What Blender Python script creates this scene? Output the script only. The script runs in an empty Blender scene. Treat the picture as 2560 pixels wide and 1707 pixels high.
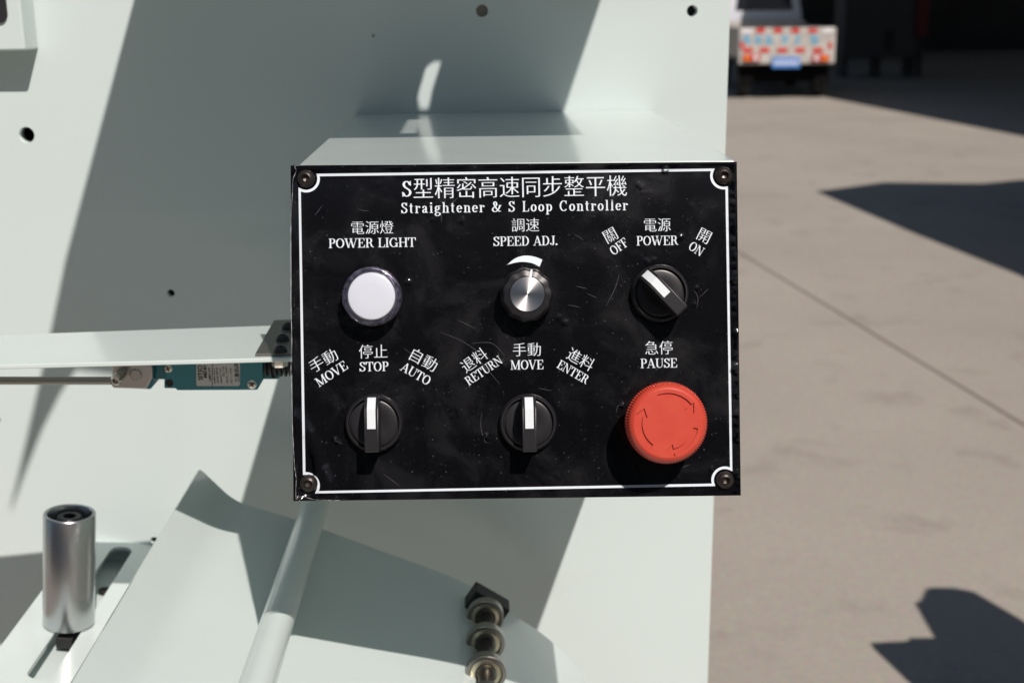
import bpy, bmesh, math, random
from mathutils import Vector, Matrix
random.seed(7)
R = math.radians
sc = bpy.context.scene
COL = sc.collection

# ------------------------------------------------------------------ camera
F = 3250.0                       # focal length in pixels of the 2560 wide photograph
PITCH, YAW, ROLL = math.atan(840/F), R(1.35), 0.0102
CAM = Vector((0, 0, 1.47))
_f = Vector((math.sin(YAW)*math.cos(PITCH), math.cos(YAW)*math.cos(PITCH), -math.sin(PITCH)))
_r = Vector((math.cos(YAW), -math.sin(YAW), 0)); _u = _r.cross(_f)
FWD = _f
RGT = math.cos(ROLL)*_r - math.sin(ROLL)*_u
UPV = math.cos(ROLL)*_u + math.sin(ROLL)*_r
cd = bpy.data.cameras.new('camera'); cam = bpy.data.objects.new('camera', cd); COL.objects.link(cam)
cam.matrix_world = Matrix((( RGT.x, UPV.x, -FWD.x, CAM.x), (RGT.y, UPV.y, -FWD.y, CAM.y), (RGT.z, UPV.z, -FWD.z, CAM.z), (0, 0, 0, 1)))
cd.sensor_width = 36; cd.lens = 36*F/2560; cd.clip_start = 0.02; cd.clip_end = 600
cd.dof.use_dof = True; cd.dof.focus_distance = 0.655; cd.dof.aperture_fstop = 12.5
sc.camera = cam

# ------------------------------------------------------------------ light
SV = Vector((9.0, -24.1, 26.6))            # towards the sun
KX, KZ = 9.0/24.1, 26.6/24.1
w = bpy.data.worlds.new('World'); sc.world = w; w.use_nodes = True
nt = w.node_tree; bg = nt.nodes['Background']
sky = nt.nodes.new('ShaderNodeTexSky'); sky.sky_type = 'NISHITA'; sky.sun_disc = False
sky.sun_elevation = math.asin(SV.normalized().z); sky.sun_rotation = math.atan2(SV.x, SV.y)
nt.links.new(sky.outputs[0], bg.inputs[0]); bg.inputs[1].default_value = 0.05
sd = bpy.data.lights.new('sun', 'SUN'); sd.energy = 5.0; sd.angle = R(0.5); sd.color = (1, .885, .835)
so = bpy.data.objects.new('sun', sd); COL.objects.link(so); so.rotation_euler = SV.to_track_quat('Z', 'Y').to_euler(); so.location = (3, -8, 9)
sc.view_settings.view_transform = 'Standard'; sc.view_settings.look = 'None'
sc.view_settings.exposure = -0.08; sc.view_settings.gamma = 1.0

# ------------------------------------------------------------------ picture measurement -> points in space
def ray(px, py): return (FWD*F + RGT*(px-1280) - UPV*(py-853.5)) / F
def hit(px, py, p, n):
    d = ray(px, py); return CAM + d*((p-CAM).dot(n)/d.dot(n))
def on_y(px, py, y): return hit(px, py, Vector((0, y, 0)), Vector((0, 1, 0)))
def on_z(px, py, z): return hit(px, py, Vector((0, 0, z)), Vector((0, 0, 1)))
def GR(px, py): return on_z(px, py, 0)
D0 = 0.666
C0 = CAM + ray(1289, 828)*D0               # centre of the tilted front panel
TILT = PITCH
PN = Vector((0, -math.cos(TILT), math.sin(TILT))); PX = Vector((1, 0, 0)); PY = Vector((0, math.sin(TILT), math.cos(TILT)))
MP = Matrix(((PX.x, PY.x, PN.x, C0.x), (PX.y, PY.y, PN.y, C0.y), (PX.z, PY.z, PN.z, C0.z), (0, 0, 0, 1)))
S = D0/F
def P(px, py, h=0.0):
    q = hit(px, py, C0+PN*h, PN)-C0
    return q.dot(PX), q.dot(PY)
def PW(x, y, z=0): return C0 + PX*x + PY*y + PN*z
x0, yt = P(1290, 409.5); ZT = PW(x0, yt).z      # level of the box top
YP = on_z(1160, 283, ZT).y                       # front face of the upright machine plate
def PL(px, py): return on_y(px, py, YP)

# ------------------------------------------------------------------ materials
def mat(name, col, rough=.5, metal=0., spec=.5, coat=0., coat_r=.1, bump=None, var=None, aniso=0., trans=0., ior=1.5, emit=None):
    m = bpy.data.materials.new(name); m.use_nodes = True; n = m.node_tree; b = n.nodes['Principled BSDF']
    b.inputs['Base Color'].default_value = (*col, 1); b.inputs['Roughness'].default_value = rough
    b.inputs['Metallic'].default_value = metal; b.inputs['Specular IOR Level'].default_value = spec
    b.inputs['Coat Weight'].default_value = coat; b.inputs['Coat Roughness'].default_value = coat_r
    b.inputs['Transmission Weight'].default_value = trans; b.inputs['IOR'].default_value = ior
    b.inputs['Anisotropic'].default_value = aniso
    tc = n.nodes.new('ShaderNodeTexCoord')
    if var:                                     # (scale, other colour, low, high[, detail])
        nz = n.nodes.new('ShaderNodeTexNoise'); nz.inputs['Scale'].default_value = var[0]; nz.inputs['Detail'].default_value = var[4] if len(var) > 4 else 6
        n.links.new(tc.outputs['Object'], nz.inputs['Vector'])
        mr = n.nodes.new('ShaderNodeMapRange'); mr.inputs[1].default_value = var[2]; mr.inputs[2].default_value = var[3]
        n.links.new(nz.outputs['Fac'], mr.inputs[0])
        mx = n.nodes.new('ShaderNodeMix'); mx.data_type = 'RGBA'
        mx.inputs[6].default_value = (*col, 1); mx.inputs[7].default_value = (*var[1], 1)
        n.links.new(mr.outputs[0], mx.inputs[0]); n.links.new(mx.outputs[2], b.inputs['Base Color'])
        m['mix'] = mx.name
    if bump:
        nz = n.nodes.new('ShaderNodeTexNoise'); nz.inputs['Scale'].default_value = bump[0]; nz.inputs['Detail'].default_value = 3
        n.links.new(tc.outputs['Object'], nz.inputs['Vector'])
        bp = n.nodes.new('ShaderNodeBump'); bp.inputs['Strength'].default_value = bump[1]; bp.inputs['Distance'].default_value = bump[2]
        n.links.new(nz.outputs['Fac'], bp.inputs['Height']); n.links.new(bp.outputs[0], b.inputs['Normal'])
        n.links.new(bp.outputs[0], b.inputs['Coat Normal'])
    return m

PAINT = mat('pale_green_paint', (.565, .66, .64), .32, coat=.5, coat_r=.09, bump=(420, .06, .0006), var=(3.0, (.55, .645, .625), .35, .7))
PAINT2 = mat('pale_green_sheet_paint', (.57, .66, .64), .34, coat=.8, coat_r=.09, bump=(500, .05, .0005), var=(9.0, (.545, .635, .61), .45, .72))
STEEL = mat('stainless_steel', (.46, .45, .42), .28, 1, bump=(900, .05, .0003))
CHROME = mat('chrome', (.55, .56, .57), .27, 1, var=(60, (.52, .51, .48), .5, .75), bump=(300, .03, .0003))
BLACK = mat('black_plastic', (.011, .011, .013), .36, spec=.45, bump=(1200, .06, .0003))
BLACKS = mat('black_oxide_steel', (.035, .031, .028), .36, .6, bump=(900, .08, .0003))
RUBBER = mat('black_rubber', (.011, .012, .013), .55)
WHITE = mat('white_plastic', (.66, .72, .745), .35)
WLENS = mat('white_lamp_lens', (.555, .60, .665), .25, coat=.3)
INK = mat('white_print', (.66, .74, .79), .45)
RED = mat('red_plastic', (.475, .047, .025), .40, spec=.5, bump=(700, .05, .0004), var=(120, (.50, .058, .030), .4, .7))
ALU = mat('turned_aluminium', (.70, .70, .69), .30, 1)
CLEAR = mat('clear_plastic', (.86, .85, .93), .04, trans=1.0, ior=1.46)
LAMPBODY = mat('grey_lamp_body', (.42, .41, .50), .22, .6, var=(330, (.10, .10, .13), .42, .58))  # dark and bright mottling paints the light streaks of the clear rim
TEAL = mat('teal_enamel', (.018, .165, .20), .35, coat=.2, bump=(500, .08, .0005))
LABEL = mat('silver_label', (.50, .48, .46), .45, .3)
TEXTK = mat('black_print', (.02, .02, .022), .5)
ZINC = mat('yellow_zinc', (.50, .475, .35), .30, 1)
BEARST = mat('bearing_steel', (.33, .31, .28), .32, 1)
DARK = mat('dark_void', (.010, .010, .011), .7)
PHIL = mat('nickel_screw', (.62, .58, .52), .25, 1)

# tiny chips and specks of dirt in the paint
for PM in (PAINT, PAINT2):
    n = PM.node_tree; tc = n.nodes['Texture Coordinate']; b = n.nodes['Principled BSDF']; src = n.nodes[PM['mix']].outputs[2]
    v = n.nodes.new('ShaderNodeTexVoronoi'); v.inputs['Scale'].default_value = 26; n.links.new(tc.outputs['Object'], v.inputs['Vector'])
    sp = n.nodes.new('ShaderNodeSeparateColor'); n.links.new(v.outputs['Color'], sp.inputs[0])
    pw = n.nodes.new('ShaderNodeMath'); pw.operation = 'POWER'; pw.inputs[1].default_value = 9; n.links.new(sp.outputs[0], pw.inputs[0])
    ml = n.nodes.new('ShaderNodeMath'); ml.operation = 'MULTIPLY'; ml.inputs[1].default_value = .035; n.links.new(pw.outputs[0], ml.inputs[0])
    lt = n.nodes.new('ShaderNodeMath'); lt.operation = 'LESS_THAN'; n.links.new(v.outputs['Distance'], lt.inputs[0]); n.links.new(ml.outputs[0], lt.inputs[1])
    mx = n.nodes.new('ShaderNodeMix'); mx.data_type = 'RGBA'; n.links.new(lt.outputs[0], mx.inputs[0]); n.links.new(src, mx.inputs[6]); mx.inputs[7].default_value = (.17, .18, .16, 1)
    # faint greasy smears
    z = n.nodes.new('ShaderNodeTexNoise'); z.inputs['Scale'].default_value = 7; z.inputs['Detail'].default_value = 7; z.inputs['Distortion'].default_value = .8; n.links.new(tc.outputs['Object'], z.inputs['Vector'])
    mr = n.nodes.new('ShaderNodeMapRange'); mr.inputs[1].default_value = .62; mr.inputs[2].default_value = .85; mr.inputs[4].default_value = .30; n.links.new(z.outputs['Fac'], mr.inputs[0])
    mg = n.nodes.new('ShaderNodeMix'); mg.data_type = 'RGBA'; n.links.new(mr.outputs[0], mg.inputs[0]); n.links.new(mx.outputs[2], mg.inputs[6]); mg.inputs[7].default_value = (.44, .47, .41, 1)
    n.links.new(mg.outputs[2], b.inputs['Base Color'])
    rr_ = n.nodes.new('ShaderNodeMapRange'); rr_.inputs[1].default_value = .35; rr_.inputs[2].default_value = .75; rr_.inputs[3].default_value = .05; rr_.inputs[4].default_value = .17
    n.links.new(z.outputs['Fac'], rr_.inputs[0]); n.links.new(rr_.outputs[0], b.inputs['Coat Roughness'])
# turned aluminium: concentric tooling marks and radial tangent
n = ALU.node_tree; b = n.nodes['Principled BSDF']
tg = n.nodes.new('ShaderNodeTangent'); tg.direction_type = 'RADIAL'; tg.axis = 'Z'
b.inputs['Anisotropic'].default_value = .85; n.links.new(tg.outputs[0], b.inputs['Tangent']); b.inputs['Anisotropic Rotation'].default_value = .25

# panel face: black with smudges, dust
PANEL = mat('black_panel_print', (.0034, .0038, .0054), .22, spec=.12)
n = PANEL.node_tree; b = n.nodes['Principled BSDF']; tc = n.nodes['Texture Coordinate']
def node(t, **k):
    q = n.nodes.new(t)
    for a, v in k.items(): setattr(q, a, v)
    return q
vo = node('ShaderNodeTexVoronoi'); vo.inputs['Scale'].default_value = 460; n.links.new(tc.outputs['Object'], vo.inputs['Vector'])
sp = node('ShaderNodeSeparateColor'); n.links.new(vo.outputs['Color'], sp.inputs[0])
ml = node('ShaderNodeMath', operation='MULTIPLY'); n.links.new(sp.outputs[0], ml.inputs[0]); ml.inputs[1].default_value = .17
lt = node('ShaderNodeMath', operation='LESS_THAN'); n.links.new(vo.outputs['Distance'], lt.inputs[0]); n.links.new(ml.outputs[0], lt.inputs[1])
am = node('ShaderNodeMath', operation='MULTIPLY'); n.links.new(lt.outputs[0], am.inputs[0]); n.links.new(sp.outputs[1], am.inputs[1])
nz = node('ShaderNodeTexNoise'); nz.inputs['Scale'].default_value = 34; nz.inputs['Detail'].default_value = 8; nz.inputs['Roughness'].default_value = .62
nz.inputs['Distortion'].default_value = .6; n.links.new(tc.outputs['Object'], nz.inputs['Vector'])
mr = node('ShaderNodeMapRange'); mr.inputs[1].default_value = .47; mr.inputs[2].default_value = .80; mr.inputs[3].default_value = 0; mr.inputs[4].default_value = .024
n.links.new(nz.outputs['Fac'], mr.inputs[0])
am2 = node('ShaderNodeMath', operation='MULTIPLY'); am2.inputs[1].default_value = .12; n.links.new(am.outputs[0], am2.inputs[0])
ad = node('ShaderNodeMath', operation='ADD'); n.links.new(am2.outputs[0], ad.inputs[0]); n.links.new(mr.outputs[0], ad.inputs[1])
mx = node('ShaderNodeMix', data_type='RGBA'); mx.inputs[6].default_value = (.0032, .0033, .0043, 1); mx.inputs[7].default_value = (.55, .56, .60, 1)
n.links.new(ad.outputs[0], mx.inputs[0]); n.links.new(mx.outputs[2], b.inputs['Base Color'])
mr2 = node('ShaderNodeMapRange'); mr2.inputs[1].default_value = .4; mr2.inputs[2].default_value = .75; mr2.inputs[3].default_value = .16; mr2.inputs[4].default_value = .42
n.links.new(nz.outputs['Fac'], mr2.inputs[0]); n.links.new(mr2.outputs[0], b.inputs['Roughness'])

# thin clear protective film
FILM = bpy.data.materials.new('clear_film'); FILM.use_nodes = True; n = FILM.node_tree; n.nodes.remove(n.nodes['Principled BSDF'])
out = n.nodes['Material Output']
tr = node('ShaderNodeBsdfTransparent'); gl = node('ShaderNodeBsdfGlossy'); gl.inputs['Roughness'].default_value = .13
fr = node('ShaderNodeFresnel'); fr.inputs['IOR'].default_value = 1.48
mxs = node('ShaderNodeMixShader'); n.links.new(fr.outputs[0], mxs.inputs[0]); n.links.new(tr.outputs[0], mxs.inputs[1]); n.links.new(gl.outputs[0], mxs.inputs[2])
n.links.new(mxs.outputs[0], out.inputs[0])

# ------------------------------------------------------------------ object helpers
def tag(o, label=None, cat=None, group=None, kind=None):
    for k, v in (('label', label), ('category', cat), ('group', group), ('kind', kind)):
        if v: o[k] = v
    return o
def thing(name, loc, label, cat, group=None):
    o = bpy.data.objects.new(name, None); COL.objects.link(o); o.location = loc; o.empty_display_size = .05
    return tag(o, label, cat, group)
def world_of(o):
    m = Matrix.Translation(o.location) if o.type == 'EMPTY' else Matrix.Identity(4)
    return m
def link(name, me, m, parent=None, smooth=35, bevel=0, seg=2):
    o = bpy.data.objects.new(name, me); COL.objects.link(o)
    if not me.materials: me.materials.append(m)
    if parent:
        o.parent = parent; o.matrix_parent_inverse = world_of(parent).inverted()
    if smooth:
        me.shade_smooth(); me.set_sharp_from_angle(angle=R(smooth))
    if bevel:
        bv = o.modifiers.new('bevel', 'BEVEL'); bv.width = bevel; bv.segments = seg; bv.limit_method = 'ANGLE'; bv.angle_limit = R(40); bv.harden_normals = True
    return o
def fin(name, bm, m, parent=None, smooth=35, bevel=0, seg=2, M=None, recalc=True):
    if recalc: bmesh.ops.recalc_face_normals(bm, faces=bm.faces)
    if M is not None: bm.transform(M)
    me = bpy.data.meshes.new(name); bm.to_mesh(me); bm.free()
    return link(name, me, m, parent, smooth, bevel, seg)
def BMn(): return bmesh.new()
def box(bm, c, s, M=None):
    vs = []
    for i in range(8):
        v = Vector((c[0]+(s[0]/2)*(1 if i & 1 else -1), c[1]+(s[1]/2)*(1 if i & 2 else -1), c[2]+(s[2]/2)*(1 if i & 4 else -1)))
        vs.append(bm.verts.new(M @ v if M else v))
    for f in ((0, 2, 3, 1), (4, 5, 7, 6), (0, 1, 5, 4), (2, 6, 7, 3), (0, 4, 6, 2), (1, 3, 7, 5)): bm.faces.new([vs[i] for i in f])
def prism(bm, a, bq):                     # a, bq: two rings of points of equal length
    va = [bm.verts.new(p) for p in a]; vb = [bm.verts.new(p) for p in bq]; k = len(a)
    bm.faces.new(va); bm.faces.new(list(reversed(vb)))
    for i in range(k): bm.faces.new([va[i], vb[i], vb[(i+1) % k], va[(i+1) % k]])
def lathe(bm, prof, seg=48, M=Matrix.Identity(4), mod=None):
    rings = []
    for r, z in prof:
        if r < 1e-7: rings.append([bm.verts.new(M @ Vector((0, 0, z)))])
        else:
            rings.append([])
            for i in range(seg):
                a = 2*math.pi*i/seg; q = r*(mod(a, r, z) if mod else 1)
                rings[-1].append(bm.verts.new(M @ Vector((q*math.cos(a), q*math.sin(a), z))))
    for A, B in zip(rings, rings[1:]):
        for i in range(seg):
            j = (i+1) % seg
            if len(A) == 1 and len(B) == 1: continue
            if len(A) == 1: bm.faces.new([A[0], B[i], B[j]])
            elif len(B) == 1: bm.faces.new([A[i], A[j], B[0]])
            else: bm.faces.new([A[i], A[j], B[j], B[i]])
def axis_m(p, d, up=None):
    q = Vector(d).to_track_quat('Z', 'Y').to_matrix().to_4x4(); q.translation = Vector(p); return q
def tube(bm, p0, p1, r, seg=32, r1=None):
    p0, p1 = Vector(p0), Vector(p1); L = (p1-p0).length
    lathe(bm, [(0, 0), (r, 0), (r1 or r, L), (0, L)], seg, axis_m(p0, p1-p0))
def sheet_mesh(outline, holes, th, M, name='sheet'):     # flat plate with real holes; th grows along +z of M
    cu = bpy.data.curves.new(name, 'CURVE'); cu.dimensions = '2D'; cu.fill_mode = 'BOTH'; cu.extrude = th/2
    for pts in [outline]+list(holes):
        s = cu.splines.new('POLY'); s.points.add(len(pts)-1); s.use_cyclic_u = True
        for q, p in zip(s.points, pts): q.co = (p[0]*SC, p[1]*SC, 0, 1)
    cu.extrude = th/2*SC
    o = bpy.data.objects.new(name, cu); COL.objects.link(o); bpy.context.view_layer.update()
    dg = bpy.context.evaluated_depsgraph_get()
    me = bpy.data.meshes.new_from_object(o.evaluated_get(dg)); bpy.data.objects.remove(o)
    me.name = name
    me.transform(M @ Matrix.Translation((0, 0, th/2)) @ Matrix.Scale(1/SC, 4))
    bm = bmesh.new(); bm.from_mesh(me); bmesh.ops.remove_doubles(bm, verts=bm.verts, dist=1e-6); bm.to_mesh(me); bm.free()
    me.materials.clear()
    return me
SC = 10.0
def circ(cx, cy, r, k=28, a0=0): return [(cx+r*math.cos(a0+2*math.pi*i/k), cy+r*math.sin(a0+2*math.pi*i/k)) for i in range(k)]
def smooth_pts(pts, k=6):                 # Catmull-Rom through the points
    out = []; q = [pts[0]]+list(pts)+[pts[-1]]
    for i in range(1, len(q)-2):
        a, b_, c, d = q[i-1], q[i], q[i+1], q[i+2]
        for j in range(k):
            t = j/k
            out.append(tuple(.5*((2*b_[m])+(-a[m]+c[m])*t+(2*a[m]-5*b_[m]+4*c[m]-d[m])*t*t+(-a[m]+3*b_[m]-3*c[m]+d[m])*t**3) for m in range(len(b_))))
    out.append(tuple(pts[-1])); return out

# ------------------------------------------------------------------ lettering: a broad-nib roman alphabet, and ideographs with thinned horizontals
TK, TH = .142, .060
h_ = TH/2; tp = 1-h_
def arc(cx, cy, rx, ry, a0, a1, k=14): return [(cx+rx*math.cos(R(a0+(a1-a0)*i/k)), cy+ry*math.sin(R(a0+(a1-a0)*i/k))) for i in range(k+1)]
def srf(x, y, l=.15, r=.15): return [(x-l, y), (x+r, y)]
def V(x, a=0, c=1): return [(x, a), (x, c)]
def thin(p): return ('thin', p)
def pl(p): return ('poly', p)
X = .68
GL = {
 'I': (.44, [V(.22), srf(.22, h_), srf(.22, tp)]),
 'H': (.90, [V(.2), V(.70), [(.2, .5), (.70, .5)], srf(.2, h_), srf(.2, tp), srf(.7, h_), srf(.7, tp)]),
 'L': (.72, [V(.22), [(.07, h_), (.62, h_)], srf(.22, tp), pl([(.56, h_), (.66, 0), (.69, .32), (.65, .32)])]),
 'T': (.80, [V(.40), [(.07, tp), (.73, tp)], srf(.40, h_), pl([(.05, 1), (.04, .68), (.08, .68), (.19, tp)]), pl([(.75, 1), (.76, .68), (.72, .68), (.61, tp)])]),
 'E': (.76, [V(.22), [(.07, h_), (.64, h_)], [(.07, tp), (.62, tp)], [(.22, .52), (.48, .52)], pl([(.56, h_), (.68, 0), (.71, .32), (.67, .32)]), pl([(.55, tp), (.66, 1), (.67, .70), (.63, .70)]), pl([(.46, .40), (.50, .40), (.50, .64), (.46, .64)])]),
 'F': (.70, [V(.22), srf(.22, h_), [(.07, tp), (.60, tp)], [(.22, .50), (.46, .50)], pl([(.53, tp), (.64, 1), (.65, .70), (.61, .70)]), pl([(.44, .38), (.48, .38), (.48, .62), (.44, .62)])]),
 'P': (.72, [V(.22), srf(.22, h_), [(.07, tp), (.42, tp)]+arc(.42, .73, .17, tp-.73, 90, -90)+[(.22, 2*.73-tp)]]),
 'R': (.84, [V(.22), srf(.22, h_), [(.07, tp), (.42, tp)]+arc(.42, .74, .17, tp-.74, 90, -90)+[(.22, 2*.74-tp)], [(.44, .50), (.54, .42), (.60, .16), (.70, .05)], thin([(.68, h_), (.80, .06)])]),
 'D': (.86, [V(.22), [(.07, tp), (.38, tp)]+arc(.38, .5, .31, tp-.5, 90, -90, 20)+[(.07, h_)]]),
 'O': (.86, [arc(.43, .5, .30, tp-.5, 0, 360, 32)]),
 'C': (.82, [arc(.43, .5, .30, tp-.5, 48, 318, 28), pl([(.70, 1), (.66, 1), (.58, .88), (.66, .66), (.70, .66)])]),
 'G': (.90, [arc(.43, .5, .30, tp-.5, 48, 318, 28), V(.70, .02, .44), srf(.70, .43), pl([(.70, 1), (.66, 1), (.58, .88), (.66, .66), (.70, .66)])]),
 'S': (.68, [smooth_pts([(.545, .74), (.47, .90), (.33, tp), (.19, .90), (.155, .75), (.23, .61), (.37, .51), (.51, .40), (.555, .25), (.48, .10), (.33, h_), (.17, .11), (.10, .27)], 4), pl([(.60, 1), (.56, 1), (.52, .90), (.56, .69), (.60, .69)]), pl([(.06, 0), (.10, 0), (.15, .10), (.10, .32), (.06, .32)])]),
 'A': (.84, [thin([(.14, .03), (.40, .97)]), [(.41, 1), (.68, .03)], [(.24, .33), (.56, .33)], srf(.13, h_, .12, .12), srf(.69, h_, .16, .14)]),
 'V': (.84, [[(.15, .97), (.42, 0)], thin([(.42, .03), (.70, .97)]), srf(.15, tp, .14, .16), srf(.70, tp, .12, .12)]),
 'W': (1.22, [[(.15, .97), (.40, 0)], thin([(.40, .03), (.62, .92)]), [(.58, .97), (.82, 0)], thin([(.82, .03), (1.08, .97)]), srf(.15, tp, .14, .16), srf(.60, tp, .12, .14), srf(1.08, tp, .12, .12)]),
 'M': (1.06, [thin(V(.18)), [(.20, .98), (.52, .02)], thin([(.52, .03), (.84, .97)]), V(.86), srf(.18, h_, .13, .13), srf(.86, h_), srf(.15, tp, .10, .08), srf(.88, tp, .06, .13)]),
 'N': (.90, [thin(V(.18)), [(.20, .98), (.70, .02)], thin(V(.72)), srf(.18, h_, .13, .13), srf(.72, tp, .13, .13), srf(.15, tp, .10, .08)]),
 'U': (.88, [[(.22, 1), (.22, .30)]+arc(.45, .30, .23, .265, 180, 300, 10), thin(arc(.45, .30, .25, .265, 300, 360, 5)+[(.70, .97)]), srf(.22, tp), srf(.70, tp, .12, .12)]),
 'J': (.58, [[(.36, 1), (.36, .22)]+arc(.24, .20, .12, .165, 0, -110, 8), srf(.36, tp), pl(circ(.12, .17, .085, 12))]),
 '.': (.32, [pl(circ(.14, .10, .10, 16))]),
 '&': (.98, [smooth_pts([(.83, .60), (.70, .30), (.52, .09), (.33, h_), (.17, .12), (.14, .28), (.26, .44), (.43, .56), (.51, .74), (.46, .90), (.37, tp), (.27, .88), (.27, .74), (.40, .48), (.58, .22), (.74, .07), (.90, .08)], 4), [(.70, .62), (.96, .62)]]),
 't': (.46, [[(.20, .90), (.20, .16)]+arc(.30, .15, .10, .115, 180, 300, 6), [(.04, X-h_), (.38, X-h_)]]),
 'r': (.54, [V(.18, 0, X), srf(.18, h_), srf(.13, X-h_, .10, .05), thin([(.20, .42), (.28, .60), (.40, X-h_)]), pl(circ(.44, .56, .085, 12))]),
 'a': (.62, [smooth_pts([(.13, .50), (.20, .62), (.30, X-h_), (.40, .58), (.42, .45), (.42, .14), (.48, .05), (.58, .07)], 4), smooth_pts([(.42, .40), (.24, .33), (.13, .18), (.20, .05), (.31, .06), (.42, .18)], 4), pl(circ(.15, .52, .07, 10))]),
 'i': (.40, [V(.20, 0, X), srf(.20, h_), srf(.15, X-h_, .10, .05), pl(circ(.19, .90, .10, 14))]),
 'g': (.62, [arc(.27, .45, .15, .20, 0, 360, 20), smooth_pts([(.17, .28), (.10, .18), (.17, .08), (.36, .04), (.50, -.04), (.50, -.17), (.36, -.26), (.20, -.26), (.09, -.17), (.13, -.05), (.22, .03)], 4), thin([(.38, .60), (.48, .67), (.58, .64)])]),
 'h': (.70, [V(.18), V(.52, 0, .46), thin([(.18, .48), (.28, .61), (.36, X-h_)]), arc(.37, .46, .15, X-h_-.46, 95, 0, 8), srf(.18, h_), srf(.52, h_), srf(.13, tp, .10, .05)]),
 'n': (.70, [V(.18, 0, X), V(.52, 0, .46), thin([(.18, .48), (.28, .61), (.36, X-h_)]), arc(.37, .46, .15, X-h_-.46, 95, 0, 8), srf(.18, h_), srf(.52, h_), srf(.13, X-h_, .10, .05)]),
 'e': (.58, [arc(.29, .34, .19, .305, 0, 320, 22), [(.12, .36), (.48, .36)]]),
 'o': (.62, [arc(.31, .34, .20, .305, 0, 360, 24)]),
 'p': (.68, [V(.18, -.30, X), arc(.35, .34, .19, .305, 150, -150, 18), srf(.18, -.30+h_), srf(.13, X-h_, .10, .05)]),
 'l': (.40, [V(.20), srf(.20, h_), srf(.15, tp, .10, .05)]),
 ' ': (.42, []),
}
def stroke_strip(pts, T, t):
    L, Rr = [], []
    k = len(pts)
    for i in range(k):
        a = pts[max(i-1, 0)]; c = pts[min(i+1, k-1)]
        if i == 0 and pts[0] == pts[-1]: a = pts[-2]
        if i == k-1 and abs(pts[0][0]-pts[-1][0])+abs(pts[0][1]-pts[-1][1]) < 1e-6: a, c = pts[-2], pts[1]
        if i == 0 and abs(pts[0][0]-pts[-1][0])+abs(pts[0][1]-pts[-1][1]) < 1e-6: a, c = pts[-2], pts[1]
        dx, dy = c[0]-a[0], c[1]-a[1]; l = math.hypot(dx, dy) or 1; nx, ny = -dy/l, dx/l
        A, B = T/2, t/2; q = math.sqrt(A*A*nx*nx+B*B*ny*ny) or 1e-9
        ox, oy = A*A*nx/q, B*B*ny/q
        L.append((pts[i][0]+ox, pts[i][1]+oy)); Rr.append((pts[i][0]-ox, pts[i][1]-oy))
    return L, Rr
_stag = [0]
def lift(): _stag[0] = (_stag[0]+1) % 9; return .00005+_stag[0]*.000004
def roman(bm, text, cx, cy, cap, width, rot=0, spacing=0.0, T=TK, t=TH):   # local metres on the panel
    adv = sum(GL[c][0] for c in text)+spacing*(len(text)-1)
    sx = width/adv; ca, sa = math.cos(R(rot)), math.sin(R(rot)); x = 0
    for c in text:
        wd, st = GL[c]
        for s in st:
            z = lift()
            def put(p):
                u, v = (x+p[0])*sx-width/2, (p[1]-.5)*cap
                return bm.verts.new(PW(cx+u*ca-v*sa, cy+u*sa+v*ca, z))
            if isinstance(s, tuple) and s[0] == 'poly': bm.faces.new([put(p) for p in s[1]])
            else:
                th = T
                if isinstance(s, tuple): s = s[1]; th = T*.42
                L, Q = stroke_strip(s, th, t); a = [put(p) for p in L]; b_ = [put(p) for p in Q]
                for i in range(len(a)-1): bm.faces.new([a[i], a[i+1], b_[i+1], b_[i]])
        x += wd+spacing
def bez(p0, p1, p2, p3, t): u = 1-t; return tuple(u**3*p0[i]+3*u*u*t*p1[i]+3*u*t*t*p2[i]+t**3*p3[i] for i in range(2))
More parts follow.
